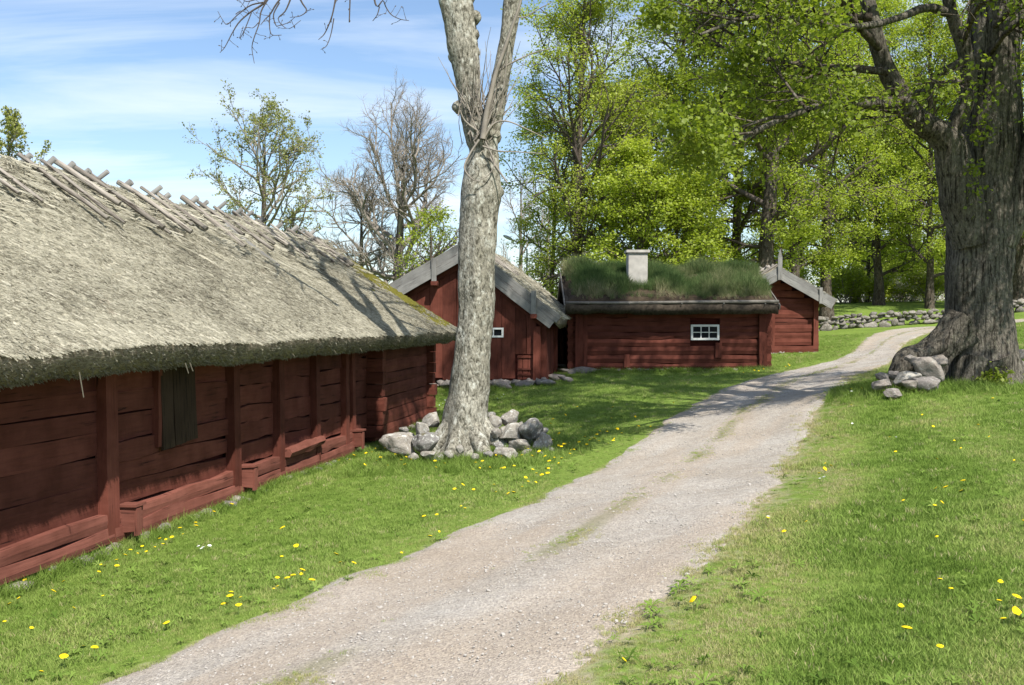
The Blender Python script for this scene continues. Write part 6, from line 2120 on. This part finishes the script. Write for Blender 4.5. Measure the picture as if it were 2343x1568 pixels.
pts_s = [(1330, 985), (1218, 957), (1192, 967), (1267, 970), (1290, 958), (1260, 975), (1296, 940), (1405, 944), (1322, 935), (1400, 965), (1452, 960), (1280, 940), (1545, 908), (1490, 985), (1540, 925), (1460, 990), (1640, 885), (1725, 852), (1735, 853), (1745, 850), (1700, 858), (1762, 851), (1798, 846), (1800, 842), (1805, 838), (1955, 800), (1962, 796), (1946, 803)]
pts_r = [(2150, 1350), (2176, 1366), (2288, 1351), (2285, 1396), (2312, 1396), (2064, 1421), (2066, 1479), (2297, 1445), (2320, 1430), (2145, 1458 + 62), (1426, 1532), (2148, 1164), (2143, 1131), (2140, 1178), (2163, 1135), (2210, 1117), (2202, 1148), (2070, 1160), (2340, 1208), (2146, 1240), (1795, 1237), (1842, 1204), (1757, 1204), (1885, 1085), (1880, 1095), (1900, 1078), (1890, 1070), (1585, 1395),
         (2138, 1058), (2200, 1034), (2260, 1003), (2110, 955), (2132, 985), (2238, 985), (1935, 885), (1967, 895), (1947, 900), (1917, 895), (1946, 935), (2035, 1005), (2270, 920), (2286, 924), (1800, 1060), (2050, 1048), (2180, 1015), (2320, 1060)]


def plant(pts, meshes, name, label, group, cat, smin, smax):
    for (px, py) in pts:
        g = on_ground(px, py + 3)
        if not free_ground(np.array([g[0]]), np.array([g[1]]))[0]:
            continue
        u_, _ = road_uv(np.array([g[0]]), np.array([g[1]]))
        if abs(u_[0]) < 1.0:
            continue
        s_ = random.uniform(smin, smax)
        M_ = Matrix.Translation(g) @ Euler((random.gauss(0, 0.15), random.gauss(0, 0.15), random.uniform(0, 6.28))).to_matrix().to_4x4() @ Matrix.Diagonal((s_, s_, s_, 1))
        link(name, random.choice(meshes), None, label, cat, group, None, M_)


plant(pts_b, DAND, 'dandelion', 'yellow dandelion in the grass edge along the thatched barn sill', 'dandelions along the barn sill', 'dandelion', 0.53, 1.15)
pv = lambda f: [q for q in pts_v if f(*q)]
clump = lambda x_, y_: 1190 < x_ < 1265 and y_ < 1125
far_v = lambda x_, y_: x_ >= 1265 and y_ < 1075
plant(pv(lambda x_, y_: y_ >= 1320), DAND, 'dandelion', 'yellow dandelion in the foremost stretch of verge, left of the track', 'dandelions on the foremost verge', 'dandelion', 0.50, 1.24)
plant(pv(lambda x_, y_: 1180 <= y_ < 1320), DAND, 'dandelion', 'yellow dandelion on the middle stretch of verge, left of the track', 'dandelions on the middle verge', 'dandelion', 0.50, 1.24)
plant(pv(lambda x_, y_: y_ < 1180 and not clump(x_, y_) and not far_v(x_, y_)), DAND, 'dandelion', 'yellow dandelion on the sunny verge just before the ash tree', 'dandelions before the ash tree', 'dandelion', 0.50, 1.24)
plant(pv(clump), DAND, 'dandelion', 'yellow dandelion of the tight clump at the track edge', 'dandelion clump at the track edge', 'dandelion', 0.56, 1.29)
plant(pv(far_v), DAND, 'dandelion', 'yellow dandelion of the loose drift where the verge meets the shade', 'dandelions at the shade edge of the verge', 'dandelion', 0.56, 1.29)
plant(pts_a, DAND, 'dandelion', 'yellow dandelion in the grass close to the ash stones', 'dandelions by the ash stones', 'dandelion', 0.59, 1.29)
plant(pts_s, DAND, 'dandelion', 'yellow dandelion on the shaded lawn before the cottage', 'dandelions on the shaded lawn', 'dandelion', 0.56, 1.29)
pr_ = lambda f: [q for q in pts_r if f(*q)]
plant(pr_(lambda x_, y_: y_ > 1300), DAND, 'dandelion', 'yellow dandelion in the foremost lawn right of the track', 'dandelions in the foremost lawn', 'dandelion', 0.50, 1.10)
plant(pr_(lambda x_, y_: 1030 < y_ <= 1300 and x_ < 1960), DAND, 'dandelion', 'yellow dandelion beside the dry right edge of the track', 'dandelions on the right track edge', 'dandelion', 0.50, 1.10)
plant(pr_(lambda x_, y_: 1030 < y_ <= 1300 and x_ >= 1960), DAND, 'dandelion', 'yellow dandelion halfway up the lawn below the lime tree', 'dandelions on the middle lawn', 'dandelion', 0.50, 1.10)
plant(pr_(lambda x_, y_: y_ <= 1030), DAND, 'dandelion', 'yellow dandelion in the grass close below the lime stones', 'dandelions below the lime tree', 'dandelion', 0.50, 1.10)
plant([(460, 1262), (465, 1266), (470, 1264), (475, 1262)], DAISY, 'daisy', 'white daisy of the small bunch in front of the barn sill', 'white daisies by the barn', 'daisy', 1.0, 1.4)
plant([(1876, 1103), (1884, 1102), (1881, 1104), (1950, 975), (2052, 1008), (1755, 1195), (1948, 903), (1940, 906), (1932, 909), (1151, 906), (1148, 910), (1138, 915), (1012, 928), (1016, 921), (1004, 932)], DAISY, 'daisy', 'white daisy scattered on the lawn beside the track', 'white daisies by the track', 'daisy', 0.9, 1.4)
